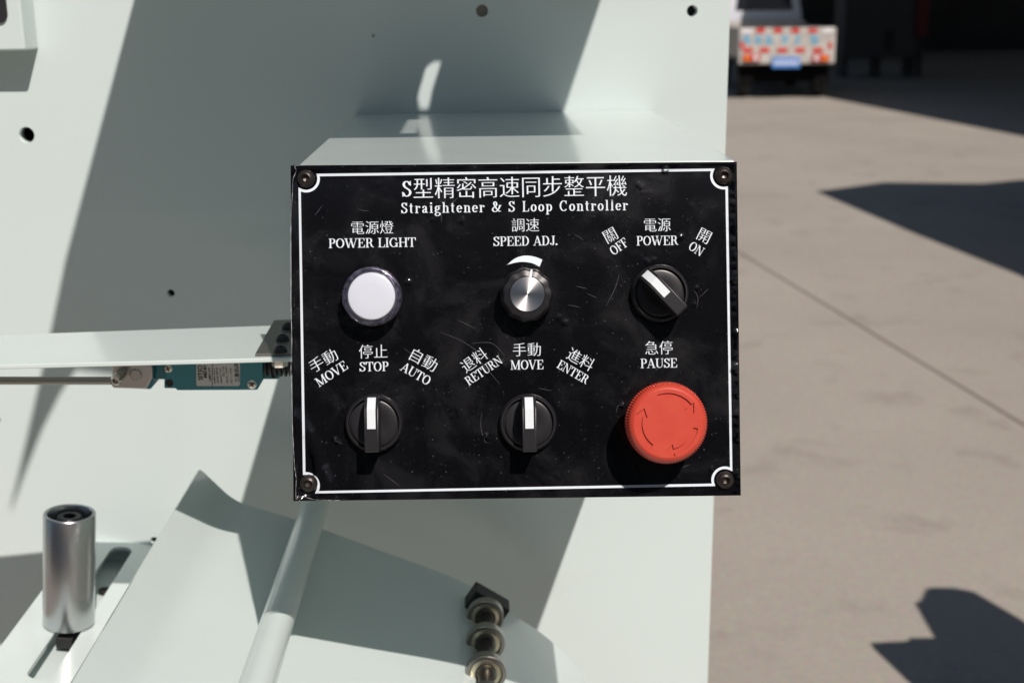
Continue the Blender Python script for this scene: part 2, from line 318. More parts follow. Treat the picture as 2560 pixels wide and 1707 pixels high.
def font_mesh(text, M, sx=1., sy=1., thin_h=0., grow=0., center=True, space=1.0):
    cu = bpy.data.curves.new('txt', 'FONT'); cu.body = text; cu.space_character = space
    o = bpy.data.objects.new('txt', cu); COL.objects.link(o); bpy.context.view_layer.update()
    c = o.evaluated_get(bpy.context.evaluated_depsgraph_get()).to_curve(bpy.context.evaluated_depsgraph_get())
    loops = []
    for s in c.splines:
        bp = s.bezier_points; pts = []
        for i in range(len(bp)):
            a, b_ = bp[i], bp[(i+1) % len(bp)]
            st = (a.handle_right-a.co).length < 1e-5 and (b_.handle_left-b_.co).length < 1e-5
            straight = st or (a.handle_right_type == 'VECTOR' and b_.handle_left_type == 'VECTOR')
            k = 1 if straight else 4
            for j in range(k): pts.append(bez(a.co, a.handle_right, b_.handle_left, b_.co, j/k))
        q = [pts[i] for i in range(len(pts)) if math.hypot(pts[i][0]-pts[i-1][0], pts[i][1]-pts[i-1][1]) > 1e-4]
        if len(q) > 2: loops.append(q)
    bpy.data.objects.remove(o)
    # orientation: the loop that holds the leftmost point is an outer one
    lm = min(loops, key=lambda l: min(p[0] for p in l))
    area = sum(lm[i-1][0]*lm[i][1]-lm[i][0]*lm[i-1][1] for i in range(len(lm)))
    sg = 1 if area > 0 else -1              # outer loops counter-clockwise -> outward normal is to the right
    res = []
    for l in loops:
        k = len(l); nl = []
        for i in range(k):
            a, b_, c2 = l[i-1], l[i], l[(i+1) % k]
            n1 = Vector((b_[1]-a[1], -(b_[0]-a[0]))); n2 = Vector((c2[1]-b_[1], -(c2[0]-b_[0])))
            n1.normalize(); n2.normalize(); m_ = n1+n2
            dd = max(.35, 1+n1.dot(n2)); m_ = m_*(1/dd)*sg
            m_.x = max(-1.5, min(1.5, m_.x)); m_.y = max(-1.5, min(1.5, m_.y))
            nl.append((b_[0]+m_.x*grow, b_[1]+m_.y*(grow-thin_h)))
        res.append(nl)
    xs = [p[0] for l in res for p in l]; ys = [p[1] for l in res for p in l]
    ox, oy = ((min(xs)+max(xs))/2, (min(ys)+max(ys))/2) if center else (0, 0)
    cu2 = bpy.data.curves.new('txt', 'CURVE'); cu2.dimensions = '2D'; cu2.fill_mode = 'FRONT'
    for l in res:
        s = cu2.splines.new('POLY'); s.points.add(len(l)-1); s.use_cyclic_u = True
        for q, p in zip(s.points, l): q.co = (p[0]-ox, p[1]-oy, 0, 1)
    o = bpy.data.objects.new('txt', cu2); COL.objects.link(o); bpy.context.view_layer.update()
    me = bpy.data.meshes.new_from_object(o.evaluated_get(bpy.context.evaluated_depsgraph_get())); bpy.data.objects.remove(o)
    me.transform(M @ Matrix.Diagonal((sx, sy, 1, 1))); me.materials.clear()
    return me, (max(xs)-min(xs), max(ys)-min(ys))
def panel_frame(px, py, rot=0, z=.00005, h=0):
    x, y = P(px, py, h)
    return MP @ Matrix.Translation((x, y, z)) @ Matrix.Rotation(R(rot), 4, 'Z')

# ================================================================== ground and yard
CONC = mat('yard_concrete', (.35, .325, .268), .85, spec=.25, var=(.55, (.305, .282, .236), .38, .70, 9))
n = CONC.node_tree; b = n.nodes['Principled BSDF']; tc = n.nodes['Texture Coordinate']
m1 = n.nodes[CONC['mix']]
nz = node('ShaderNodeTexNoise'); nz.inputs['Scale'].default_value = 3.1; nz.inputs['Detail'].default_value = 8; nz.inputs['Roughness'].default_value = .6; nz.inputs['Distortion'].default_value = .3
n.links.new(tc.outputs['Object'], nz.inputs['Vector'])
mr = node('ShaderNodeMapRange'); mr.inputs[1].default_value = .56; mr.inputs[2].default_value = .78; n.links.new(nz.outputs['Fac'], mr.inputs[0])
mx = node('ShaderNodeMix', data_type='RGBA'); n.links.new(m1.outputs[2], mx.inputs[6]); mx.inputs[7].default_value = (.235, .21, .178, 1)
n.links.new(mr.outputs[0], mx.inputs[0])
nz2 = node('ShaderNodeTexNoise'); nz2.inputs['Scale'].default_value = 60; nz2.inputs['Detail'].default_value = 4; n.links.new(tc.outputs['Object'], nz2.inputs['Vector'])
mx2 = node('ShaderNodeMix', data_type='RGBA', blend_type='OVERLAY'); mx2.inputs[0].default_value = .25; n.links.new(mx.outputs[2], mx2.inputs[6]); n.links.new(nz2.outputs['Color'], mx2.inputs[7])
hs = node('ShaderNodeHueSaturation'); hs.inputs['Saturation'].default_value = .85; n.links.new(mx2.outputs[2], hs.inputs['Color'])
n.links.new(hs.outputs[0], b.inputs['Base Color'])
bm = BMn(); bm.faces.new([bm.verts.new(p) for p in ((-150, -150, 0), (150, -150, 0), (150, 150, 0), (-150, 150, 0))])
tag(fin('ground', bm, CONC, smooth=0), kind='structure')
JOINT = mat('joint_sealant', (.235, .20, .162), .9)
a, c = GR(1800, 602), GR(2660, 1122); d = (c-a).normalized(); s_ = Vector((-d.y, d.x, 0))*.0055
a -= d*8; c += d*3
bm = BMn(); pts = []
for i in range(41):
    q = a.lerp(c, i/40)+s_*random.uniform(-.5, .5); pts.append(q)
va = [bm.verts.new(q+s_*random.uniform(.7, 1.3)+Vector((0, 0, .004))) for q in pts]; vb = [bm.verts.new(q-s_*random.uniform(.7, 1.3)+Vector((0, 0, .004))) for q in pts]
for i in range(40): bm.faces.new([va[i], va[i+1], vb[i+1], vb[i]])
tag(fin('ground_joint', bm, JOINT, smooth=0), kind='structure')

def unsun(p, h): return p + SV*(h/SV.z)          # the point at height h whose shadow falls on ground point p
def unsun_y(p, y): return p + SV*((p.y-y)/(-SV.y))
# big open shed at the back of the yard: roof, posts, dark walls
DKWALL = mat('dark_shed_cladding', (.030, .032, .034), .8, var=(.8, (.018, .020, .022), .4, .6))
ROOFM = mat('shed_roof_sheet', (.10, .11, .12), .6)
H = 4.3
g = [GR(1804, 223), GR(2040, 237), GR(2560, 339)]
fr_ = [unsun(q, H) for q in g]; dd = (fr_[2]-fr_[1]).normalized(); fr_.append(fr_[2]+dd*16)
shed = thing('open_shed', (14, 34, 0), 'dark open shed behind the truck, its inside in deep shade', 'shed')
bk = [Vector((26, 48, H)), Vector((fr_[0].x, 48, H))]
bm = BMn(); ring = fr_+bk; prism(bm, ring, [q+Vector((0, 0, .25)) for q in ring]); fin('roof', bm, ROOFM, shed, smooth=0)
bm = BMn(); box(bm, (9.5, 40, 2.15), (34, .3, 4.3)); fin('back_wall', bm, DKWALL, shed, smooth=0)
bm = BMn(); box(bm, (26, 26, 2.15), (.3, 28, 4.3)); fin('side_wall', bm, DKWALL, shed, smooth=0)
for q in (Vector((18, 9.5, 0)), Vector((21.5, 20, 0))):
    bm = BMn(); box(bm, (q.x, q.y, 2.15), (.3, .3, 4.3)); fin('post', bm, ROOFM, shed, smooth=0, bevel=.01)
# things standing in the shade of the shed
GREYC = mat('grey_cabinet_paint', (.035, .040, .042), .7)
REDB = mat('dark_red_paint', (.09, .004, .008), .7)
def YPT(px, py, y): return on_y(px, py, y)
a, c = YPT(2118, -60, 26), YPT(2300, 146, 26)
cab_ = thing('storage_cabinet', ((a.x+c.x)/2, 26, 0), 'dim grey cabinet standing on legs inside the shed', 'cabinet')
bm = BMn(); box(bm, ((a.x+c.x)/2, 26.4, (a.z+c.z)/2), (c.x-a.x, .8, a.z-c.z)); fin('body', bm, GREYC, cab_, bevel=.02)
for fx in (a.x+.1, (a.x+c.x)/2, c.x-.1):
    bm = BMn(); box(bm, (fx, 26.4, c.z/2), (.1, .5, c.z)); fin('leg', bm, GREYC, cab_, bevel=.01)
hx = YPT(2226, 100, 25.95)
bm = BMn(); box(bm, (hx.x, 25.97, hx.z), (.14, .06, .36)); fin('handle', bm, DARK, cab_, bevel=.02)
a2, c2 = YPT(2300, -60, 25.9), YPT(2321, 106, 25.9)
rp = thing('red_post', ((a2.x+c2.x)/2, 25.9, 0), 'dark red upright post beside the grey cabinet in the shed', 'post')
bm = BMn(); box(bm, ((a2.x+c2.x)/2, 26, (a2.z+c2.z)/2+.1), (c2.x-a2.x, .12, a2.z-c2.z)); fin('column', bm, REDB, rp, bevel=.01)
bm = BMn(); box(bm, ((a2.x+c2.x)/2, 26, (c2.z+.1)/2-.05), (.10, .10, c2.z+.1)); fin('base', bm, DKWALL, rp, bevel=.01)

# unseen awning added right of the frame, cut to throw the pointed ground shadow
AW = mat('shadow_awning_sheet', (.3, .31, .32), .5)
pts = [(2050, 481), (2110, 473), (2222, 458), (2380, 460), (2470, 461), (2560, 452), (4200, 425), (4200, 1500), (2560, 690), (2300, 587)]
ring = [unsun(GR(*q), 2.3) for q in pts]
aw = thing('shadow_awning', (ring[6].x, ring[6].y-1, 0), 'unseen flat awning on posts, added to throw a pointed shadow on the yard', 'awning')
bm = BMn(); prism(bm, ring, [q+Vector((0, 0, .06)) for q in ring]); fin('shadow_roof_sheet', bm, AW, aw, smooth=0)
for q in (ring[6], ring[7]):
    bm = BMn(); tube(bm, (q.x-.1, q.y, 0), (q.x-.1, q.y, 2.3), .05, 16); fin('post', bm, AW, aw)
# unseen panel added right of the camera, outlined to throw the stepped corner shadow
pts = [(2184, 1621), (2280, 1616), (2284, 1608), (2346, 1608), (2296, 1521), (2312, 1512), (2318, 1496), (2326, 1483), (2345, 1480), (2396, 1481), (2446, 1491), (2560, 1558), (2760, 1690)]
ring = [unsun_y(GR(*q), 2.0) for q in pts]
gd = thing('shadow_panel', (ring[5].x, 2.0, 0), 'unseen panel on a foot, added to throw a stepped shadow on the ground', 'panel')
ring += [Vector((ring[-1].x, 2.0, .05)), Vector((ring[0].x-.12, 2.0, .05))]
ring = [Vector((q.x, q.y, max(q.z, .05))) for q in ring]
bm = BMn(); prism(bm, ring, [q+Vector((0, .03, 0)) for q in ring]); fin('shadow_panel_sheet', bm, PAINT, gd, smooth=0)
bm = BMn(); box(bm, ((ring[0].x+ring[-3].x)/2, 2.015, .025), (.7, .25, .05)); fin('foot', bm, STEEL, gd, bevel=.004)

# factory hall behind the camera (lights the reflections)
HALL = mat('hall_cladding', (.22, .24, .25), .7, var=(.6, (.17, .19, .20), .4, .6))
GLASS = mat('hall_window_glass', (.03, .04, .05), .1)
hall = thing('factory_hall', (0, -15, 0), 'long grey factory hall across the yard behind the camera', 'building')
bm = BMn(); box(bm, (0, -20.3, 3.4), (70, 12, 6.8)); fin('wall', bm, HALL, hall, smooth=0)
bm = BMn(); box(bm, (0, -20.3, 6.95), (71, 13, .3)); fin('roof', bm, ROOFM, hall, smooth=0)
for k in range(-5, 6):
    bm = BMn(); box(bm, (k*5.2+1, -14.27, 4.2), (2.6, .1, 1.3)); fin('window', bm, GLASS, hall, smooth=0)
bm = BMn(); box(bm, (-7, -14.27, 1.9), (4, .1, 3.8)); fin('door', bm, mat('hall_door_paint', (.05, .12, .22), .6), hall, smooth=0)

# ------------------------------------------------------------------ truck
CREAM = mat('cream_truck_paint', (.50, .49, .45), .5, var=(9, (.40, .39, .35), .4, .6))
CABP = mat('pale_blue_grey_truck_paint', (.55, .58, .62), .35, coat=.4)
TYRE = mat('tyre_rubber', (.014, .014, .014), .8)
TAPE_R = mat('red_reflective_tape', (.55, .035, .025), .4); TAPE_W = mat('white_reflective_tape', (.72, .72, .72), .4)
BLUEP = mat('blue_painted_writing', (.14, .42, .62), .5); PLATE = mat('blue_number_plate', (.07, .24, .62), .4)
ORANGE = mat('orange_lamp_lens', (.75, .18, .01), .3); REDL = mat('red_lamp_lens', (.45, .012, .02), .3)
CHAS = mat('black_chassis', (.004, .004, .004), .9, spec=.1)
YT = 20.6
tl, trr = on_y(1848, 100, YT), on_y(2087, 100, YT)
tz, bz = on_y(1967, 70, YT).z, on_y(1967, 161, YT).z
tcx = (tl.x+trr.x)/2; TW = trr.x-tl.x; ang = R(-4.5)
truck = thing('pickup_truck', (tcx, YT, 0), 'small cargo truck seen from behind, tailgate with red and white tape', 'truck')
MT = Matrix.Translation((tcx, YT, 0)) @ Matrix.Rotation(ang, 4, 'Z')
# the side boards and bed
bm = BMn(); box(bm, (0, 1.35, bz+.12), (TW*.95, 2.6, .06))
box(bm, (-TW/2+.05, 1.35, (tz+bz)/2+.05), (.05, 2.6, tz-bz-.1)); box(bm, (TW/2-.05, 1.35, (tz+bz)/2+.05), (.05, 2.6, tz-bz-.1)); box(bm, (0, 2.62, (tz+bz)/2+.08), (TW*.93, .05, tz-bz))
fin('bed', bm, CREAM, truck, bevel=.01, M=MT)
bm = BMn(); box(bm, (0, 0, (tz+bz)/2), (TW, .06, tz-bz)); tg_ = fin('tailgate', bm, CREAM, truck, bevel=.03, seg=3, M=MT)
def tp_(px, py): q = on_y(px, py, YT-.04); return q.x-tcx, q.z
def dec(name, px, py, wpx, hpx, m, par, y=-.034, th=.008, bev=.002):
    x, z = tp_(px, py); bm = BMn(); s = YT/F
    box(bm, (x, y-th/2+.001, z), (wpx*s, th, hpx*s)); return fin(name, bm, m, par, bevel=bev, M=MT)
for i, px in enumerate((1903, 1946, 1989, 2032)): dec('red_tape', px, 77, 22, 11, TAPE_R, tg_)
for px in (1869, 2069): dec('white_tape', px, 78, 24, 11, TAPE_W, tg_)
for px in (1872, 1913, 1957, 2000, 2044): dec('red_tape', px, 126, 24, 11, TAPE_R, tg_)
for px in (1858, 2074): dec('red_tape', px, 114, 9, 16, TAPE_R, tg_)
# painted blue characters (unreadable at this blur): brush strokes
rnd = random.Random(3); s = YT/F
for (cx, wd, nstk) in ((1870, 25, 6), (1896, 24, 5), (1922, 25, 5), (1964, 24, 4), (1994, 20, 4), (2034, 22, 5)):
    bm = BMn(); x, z = tp_(cx, 100); box(bm, (x, -.0335, z), (4.0*s, .004, 22*s))
    for k in range(nstk):
        px = cx+rnd.uniform(-.2, .2)*wd; py = 100+(k-(nstk-1)/2)*22/nstk; x, z = tp_(px, py)
        box(bm, (x, -.034-.0006*k, z), (wd*rnd.uniform(.35, .95)*s, .004, 2.4*s))
    fin('lettering', bm, BLUEP, tg_, M=MT, smooth=0)
for sgn, px in ((-1, 1880), (1, 2050)):
    x, z = tp_(px, 146); bm = BMn(); box(bm, (x, -.045, z), (42*s, .03, 17*s)); lp = fin('tail_light', bm, REDL, truck, bevel=.006, M=MT)
    dec('orange_lens', px+sgn*11, 146, 14, 13, ORANGE, lp, y=-.062); dec('white_lens', px-sgn*10, 146, 10, 11, TAPE_W, lp, y=-.062)
x, z = tp_(1965, 157); bm = BMn(); box(bm, (x, -.06, z), (68*s, .02, 26*s)); np_ = fin('number_plate', bm, PLATE, truck, bevel=.004, M=MT)
bm = BMn()
for k in range(7): box(bm, (x+(k-3)*.055, -.0725, z), (.03, .004, .07))
fin('plate_marks', bm, TAPE_W, np_, M=MT, smooth=0)
bm = BMn(); box(bm, (0, 2.5, bz-.03), (.9, 4.4, .14)); box(bm, (0, .25, bz-.16), (TW*.8, .12, .12)); box(bm, (0, .5, .30), (1.3, .12, .12)); box(bm, (.25, 1.2, .42), (.5, .7, .3)); fin('chassis', bm, CHAS, truck, bevel=.01, M=MT)
for wx in (-TW*.40, TW*.40):
    for wy in (.55, 3.35):
        bm = BMn(); lathe(bm, [(.16, -.09), (.27, -.09), (.30, -.06), (.305, 0), (.30, .06), (.27, .09), (.16, .09)], 32, axis_m((wx, wy, .305), (1, 0, 0))); wh = fin('wheel', bm, TYRE, truck, M=MT)
        bm = BMn(); lathe(bm, [(0, -.06), (.10, -.05), (.165, -.07), (.165, .07), (.10, .05), (0, .06)], 24, axis_m((wx, wy, .305), (1, 0, 0))); fin('rim', bm, mat('wheel_rim_paint', (.25, .25, .25), .5), wh, M=MT)
    bm = BMn(); box(bm, (wx, .16, .36), (.24, .02, .30)); fin('mud_flap', bm, CHAS, truck, M=MT)
# cab
def xs_at(px, py, y): q = on_y(px, py, YT+y); return (MT.inverted() @ q)
cw = TW*.90
prof = [(2.75, .5), (2.75, 1.30), (2.92, 1.84), (3.1, 1.90), (4.0, 1.88), (4.45, 1.25), (4.75, 1.0), (4.8, .5)]
bm = BMn(); prism(bm, [MT @ Vector((-cw/2*(1 if zz < 1.35 else .86), yy, zz)) for yy, zz in prof], [MT @ Vector((cw/2*(1 if zz < 1.35 else .86), yy, zz)) for yy, zz in prof])
cb = fin('cab', bm, CABP, truck, bevel=.05, seg=3)
bm = BMn()
r0, r1 = Vector((2.75, 1.30)), Vector((2.92, 1.84))
def cabp(u, v, off): q = r0.lerp(r1, v); return MT @ Vector((u, q.x-off, q.y+off*.3))
prism(bm, [cabp(u, v, .012) for u, v in ((-.50, .06), (.50, .06), (.44, .80), (-.44, .80))], [cabp(u, v, -.03) for u, v in ((-.50, .06), (.50, .06), (.44, .80), (-.44, .80))])
fin('rear_window', bm, mat('cab_window_glass', (.006, .008, .010), .08), cb, bevel=.008)
for sx in (-1, 1):
    bm = BMn(); box(bm, (sx*(cw/2+.13), 4.25, 1.3), (.14, .05, .24)); box(bm, (sx*(cw/2+.03), 4.28, 1.28), (.1, .03, .03)); fin('mirror', bm, CHAS, cb, bevel=.01, M=MT)

# ================================================================== the machine: upright plate with holes
ZPT = ZT+.52
frame = thing('machine_frame', (0, YP, 0), 'tall pale green machine side plate standing behind the control box', 'machine')
xr = PL(1816, 387).x; xl = -1.1
MPL = Matrix(((1, 0, 0, 0), (0, 0, 1, YP), (0, 1, 0, 0), (0, 0, 0, 1)))      # plane x,z -> local 2D; thickness along +Y
def h2(px, py, r): q = PL(px, py); return circ(q.x, q.z, r)
mmp = .98/F
holes = [h2(66, 338, 20*mmp), h2(427, 733, 10*mmp), h2(1205, 28, 15*mmp), h2(1731, 28, 14*mmp), h2(-6, 1050, 8*mmp), h2(386, 1352, 12*mmp)]
# the edge leans very slightly, as built
outl = [(xl, .02), (PL(1766, 1800).x, .02), (PL(1766, 1800).x, PL(1766, 1800).z), (PL(1826, 0).x, PL(1826, 0).z), (PL(1826, 0).x+.006, ZPT), (xl, ZPT)]
me = sheet_mesh(outl, holes, .014, MPL, 'back_plate'); link('back_plate', me, PAINT, frame, smooth=0)
# dark sheet added behind the plate for the unlit inside seen through the holes
bm = BMn(); box(bm, ((xl+xr)/2+.02, YP+.06, 1.25), (xr-xl-.10, .004, 1.2)); fin('dark_backing', bm, DARK, frame, smooth=0)
q = PL(1205, 28); bm = BMn(); lathe(bm, [(0, -.004), (15.5*mmp, -.004), (15.5*mmp, .004), (0, .004)], 32, axis_m((q.x, YP+.0095, q.z), (0, -1, 0))); fin('hole_lightening_disc', bm, mat('grey_brown_hole_disc', (.30, .27, .235), .6), frame)  # disc added to lighten the inside of this hole
# unseen overhead shelf, outline and slots shaped for the plate's shadow and sun patches
ZH = ZT+.34
def up_pl(px, py):                          # plate point -> point of the shelf that shades it
    q = PL(px, py); dp = (ZH-q.z)/KZ; return (q.x+KX*dp, YP-dp)
def up_top(px, py):
    q = on_z(px, py, ZT); dz = ZH-q.z; return (q.x+KX/KZ*dz, q.y-dz/KZ)
yf = up_top(1100, 343)[1]
xR = up_pl(1408, 283)[0]
L0 = up_pl(340, 0); L1 = up_pl(165, 660); L2 = up_pl(130, 830); L3 = up_pl(92, 1000); L4 = up_pl(28, 1278)
xL = L1[0]
hornr = [up_pl(60, 1190), up_pl(105, 1075), up_pl(150, 985), up_pl(190, 925)]
outl = [(xR, YP), (xR, yf), (hornr[-1][0]+.04, yf)]+[q for q in reversed(hornr)]+[L4, L3, L2, L1, (L0[0], L0[1]), (L0[0], YP)]
slit1 = [up_pl(*q) for q in ((1085, 155), (1107, 156), (1081, 237), (1071, 286), (1050, 286), (1043, 247), (1065, 170))]
slit2 = [up_top(*q) for q in ((1020, 300), (1057, 300), (1045, 335), (1000, 336))]
me = sheet_mesh(outl, [slit1, slit2], .004, Matrix.Translation((0, 0, ZH)), 'overhead_shadow_shelf'); link('overhead_shadow_shelf', me, PAINT, frame, smooth=0)
# block bolted on the plate, top left
a = PL(97, 124)
blk = thing('mounting_block', (a.x-.09, YP, a.z), 'pale green block with a black slot at the top left of the plate', 'block')
bm = BMn(); box(bm, (a.x-.09, YP-.0145, a.z+.10), (.18, .029, .20)); fin('body', bm, PAINT, blk, bevel=.002)
yb = YP-.0295; q0, q1 = on_y(15, 0, yb), on_y(0, 58, yb)
bm = BMn(); zc = q1.z
ring = [(q0.x, zc+.25), (q0.x, zc+.006)]+[(q0.x-.006+.006*math.cos(R(-a_)), zc+.006-.006*math.sin(R(a_))) for a_ in range(15, 91, 15)]+[(q0.x-.04, zc), (q0.x-.04, zc+.25)]
ring = [(x, min(z, a.z+.19)) for x, z in ring]
prism(bm, [Vector((x, yb+.001, z)) for x, z in ring], [Vector((x, yb-.0015, z)) for x, z in ring]); fin('slot_darkness', bm, RUBBER, blk)  # black patch standing for the dark inside of the open slot

# ------------------------------------------------------------------ guide chute (folded sheet below the box)
YC = YP-.076
def PC(px, py): return on_y(px, py, YC)
prof_px = [(500, 1171), (588, 1254)]
curve_px = [(588, 1254), (745, 1300), (935, 1370), (1150, 1451), (1270, 1528), (1345, 1576), (1404, 1626), (1452, 1684), (1500, 1765), (1525, 1850)]
pp = [PC(*q) for q in prof_px]; cc = smooth_pts([(PC(*q).x, PC(*q).z) for q in curve_px], 5)
pr = [(pp[0].x, pp[0].z)] + cc
def strip(bm, pr, y0, y1, th):
    k = len(pr); top0, top1, b0, b1 = [], [], [], []
    for i in range(k):
        a = pr[max(i-1, 0)]; c = pr[min(i+1, k-1)]; dx, dz = c[0]-a[0], c[1]-a[1]; l = math.hypot(dx, dz); nx, nz_ = dz/l, -dx/l
        if nz_ > 0: nx, nz_ = -nx, -nz_
        x, z = pr[i]
        top0.append(bm.verts.new((x, y0, z))); top1.append(bm.verts.new((x, y1, z)))
        b0.append(bm.verts.new((x+nx*th, y0, z+nz_*th))); b1.append(bm.verts.new((x+nx*th, y1, z+nz_*th)))
    for i in range(k-1):
        bm.faces.new([top0[i], top0[i+1], top1[i+1], top1[i]]); bm.faces.new([b0[i], b1[i], b1[i+1], b0[i+1]])
        bm.faces.new([top1[i], top1[i+1], b1[i+1], b1[i]]); bm.faces.new([top0[i+1], top0[i], b0[i], b0[i+1]])
    bm.faces.new([top0[0], top1[0], b1[0], b0[0]]); bm.faces.new([top0[-1], b0[-1], b1[-1], top1[-1]])
# soften the fold
fold = []
A, B, Cq = Vector(pr[0]), Vector(pr[1]), Vector(pr[2])
dA, dC = (A-B).normalized(), (Cq-B).normalized(); rr = .012
for t in range(7):
    t /= 6; p0, p2 = B+dA*rr, B+dC*rr; fold.append(tuple((1-t)**2*p0+2*t*(1-t)*B+t*t*p2))
pr2 = [pr[0]]+fold+[q for q in pr[2:] if q[0] > fold[-1][0]+.002]
chute = thing('guide_chute', (pp[1].x+.15, YP-.25, pp[1].z-.08), 'curved pale green sheet chute with an upturned left lip, below the control box', 'chute')
bm = BMn(); strip(bm, pr2, YC, YC-.40, .003); fin('curved_sheet', bm, PAINT2, chute, smooth=50)
# tie bar lying over the chute
qa, qb = PC(752, 1265), PC(822, 1265); rb = (qb.x-qa.x)/2*.97
zc = (qa.z+qb.z)/2+.0
bar = thing('tie_bar', ((qa.x+qb.x)/2, YP-.25, zc), 'round painted bar running out over the chute from the plate', 'bar')
bm = BMn(); tube(bm, ((qa.x+qb.x)/2, YP, zc), ((qa.x+qb.x)/2, YP-.5, zc), rb, 48); fin('bar_body', bm, PAINT2, bar)

# ------------------------------------------------------------------ bearings on a shaft
bshaft = on_y(1213, 1537, .8563)
bx, bzc = bshaft.x, bshaft.z-.006
brg = thing('bearing_shaft', (bx, .80, bzc-.02), 'black shaft carrying a row of small zinc shielded bearings above the chute', 'roller shaft')
bm = BMn(); tube(bm, (bx, .884, bzc), (bx, .60, bzc), .0053, 24); fin('shaft', bm, BLACKS, brg)
Rb = .0134
for yb_ in (.8632, .8238, .7815, .7425, .703, .664):
    bm = BMn(); M_ = axis_m((bx, yb_+.008, bzc), (0, -1, 0))
    lathe(bm, [(Rb-.0026, 0), (Rb-.0006, 0), (Rb, .0006), (Rb, .0074), (Rb-.0006, .008), (Rb-.0024, .008), (Rb-.0026, .0072)], 48, M_)
    o = fin('bearing', bm, BEARST, brg)
    bm = BMn(); lathe(bm, [(.0070, .0066), (.0074, .0076), (Rb-.0034, .0073), (Rb-.0026, .0068)], 48, M_); fin('shield', bm, ZINC, o)
    bm = BMn(); lathe(bm, [(.0053, .0), (.0053, .0082), (.0062, .0082), (.0066, .0076), (.0066, .0)], 40, M_); fin('inner_ring', bm, BEARST, o)
bm = BMn(); box(bm, (0, 0, 0), (.0300, .018, .017), Matrix.Translation((bx+.0014, .888, bzc-.0010)) @ Matrix.Rotation(R(33), 4, 'Y'))
fin('end_bracket', bm, RUBBER, brg, bevel=.0012)

# ------------------------------------------------------------------ slotted tray and roller, lower left
ta, tb = PL(205, 1343), PL(395, 1360)
td = (tb-ta).normalized(); tn = Vector((td.z*-1, 0, td.x)); 
if tn.z < 0: tn = -tn
MTR = Matrix(((td.x, 0, tn.x, ta.x), (td.y, 1, tn.y, ta.y), (td.z, 0, tn.z, ta.z), (0, 0, 0, 1)))
MTI = MTR.inverted()
def TR(px, py): q = MTI @ hit(px, py, ta, tn); return (q.x, q.y)
tray = thing('slotted_bracket', (ta.x+.05, YP-.1, ta.z), 'pale green bracket with a long slot, under the chrome roller', 'bracket')
uL = TR(105, 1475)[0]; wT = .11
sl_a, sl_b = TR(300, 1372), TR(88, 1678)
su = (sl_a[0]+TR(160, 1585)[0])/2+.0014; sr = .0088
slot = [(su+sr*math.cos(R(a_)), sl_a[1]-.004+sr*math.sin(R(a_))) for a_ in range(0, 181, 15)]+[(su+sr*math.cos(R(a_)), sl_b[1]+sr*math.sin(R(a_))) for a_ in range(180, 361, 15)]
me = sheet_mesh([(uL, -.0005), (uL, -.36), (uL+wT, -.36), (uL+wT, -.0005)], [slot], .004, MTR @ Matrix.Translation((0, 0, -.004)), 'top_plate')
link('top_plate', me, PAINT2, tray, smooth=0)
bm = BMn(); box(bm, (uL+wT/2, -.18, -.0185), (wT-.002, .359, .003), MTR); fin('lower_plate', bm, PAINT2, tray, smooth=0)
bm = BMn(); box(bm, (uL+wT-.0025, -.18, -.0105), (.003, .358, .0125), MTR); fin('side_web', bm, PAINT2, tray, smooth=0)
# roller
pb = MTI @ hit(172, 1557, ta, tn)
def proj(v): d = v-CAM; z = d.dot(FWD); return 1280+F*d.dot(RGT)/z, 853.5-F*d.dot(UPV)/z
best = min((abs(proj(MTR @ Vector((pb.x, pb.y, L/1000)))[1]-1283), L/1000) for L in range(30, 140))[1]
base = MTR @ Vector((pb.x, pb.y, 0)); dist = (base-CAM).dot(FWD); Rr_ = 62.0/F*dist
MR = MTR @ Matrix.Translation((pb.x, pb.y, .0006)) @ Matrix.Rotation(R(-1.0), 4, 'Y')
rol = thing('guide_roller', base, 'upright chrome roller with a black bolt in its open top', 'roller')
L = best
bm = BMn(); lathe(bm, [(Rr_*.7, 0), (Rr_-.0008, 0), (Rr_, .0008), (Rr_, L-.0008), (Rr_-.0006, L), (Rr_*.86, L), (Rr_*.83, L-.0008), (Rr_*.83, L-.012), (0, L-.012)], 64, MR); fin('sleeve', bm, CHROME, rol, smooth=40)
bm = BMn(); lathe(bm, [(Rr_*.815, L-.0118), (Rr_*.815, L-.006), (Rr_*.45, L-.0065), (Rr_*.45, L-.010), (0, L-.010)], 48, MR); fin('hub_ring', bm, RUBBER, rol)
bm = BMn(); hx = []
lathe(bm, [(Rr_*.47, L-.010), (Rr_*.47, L-.0028), (Rr_*.43, L-.002), (Rr_*.25, L-.002), (Rr_*.24, L-.0026), (Rr_*.22, L-.006), (0, L-.006)], 48, MR); fin('cap_screw', bm, mat('blued_cap_screw', (.02, .022, .03), .3, .3), rol)
bm = BMn(); box(bm, (pb.x+.001, pb.y-.001, -.0085), (.0115, .026, .008), MTR); fin('clamp_nut', bm, RUBBER, rol, bevel=.0008)
# washer and bolt end seen in the slot behind the roller
q = TR(262, 1432)
bm = BMn(); lathe(bm, [(.0028, 0), (.0055, 0), (.0055, .0015), (.0028, .0015)], 28, MTR @ Matrix.Translation((su, q[1], -.0155))); lathe(bm, [(0, .0008), (.003, .0008), (.003, -.01)], 20, MTR @ Matrix.Translation((su, q[1], -.0155))); fin('slot_bolt', bm, BLACKS, tray)

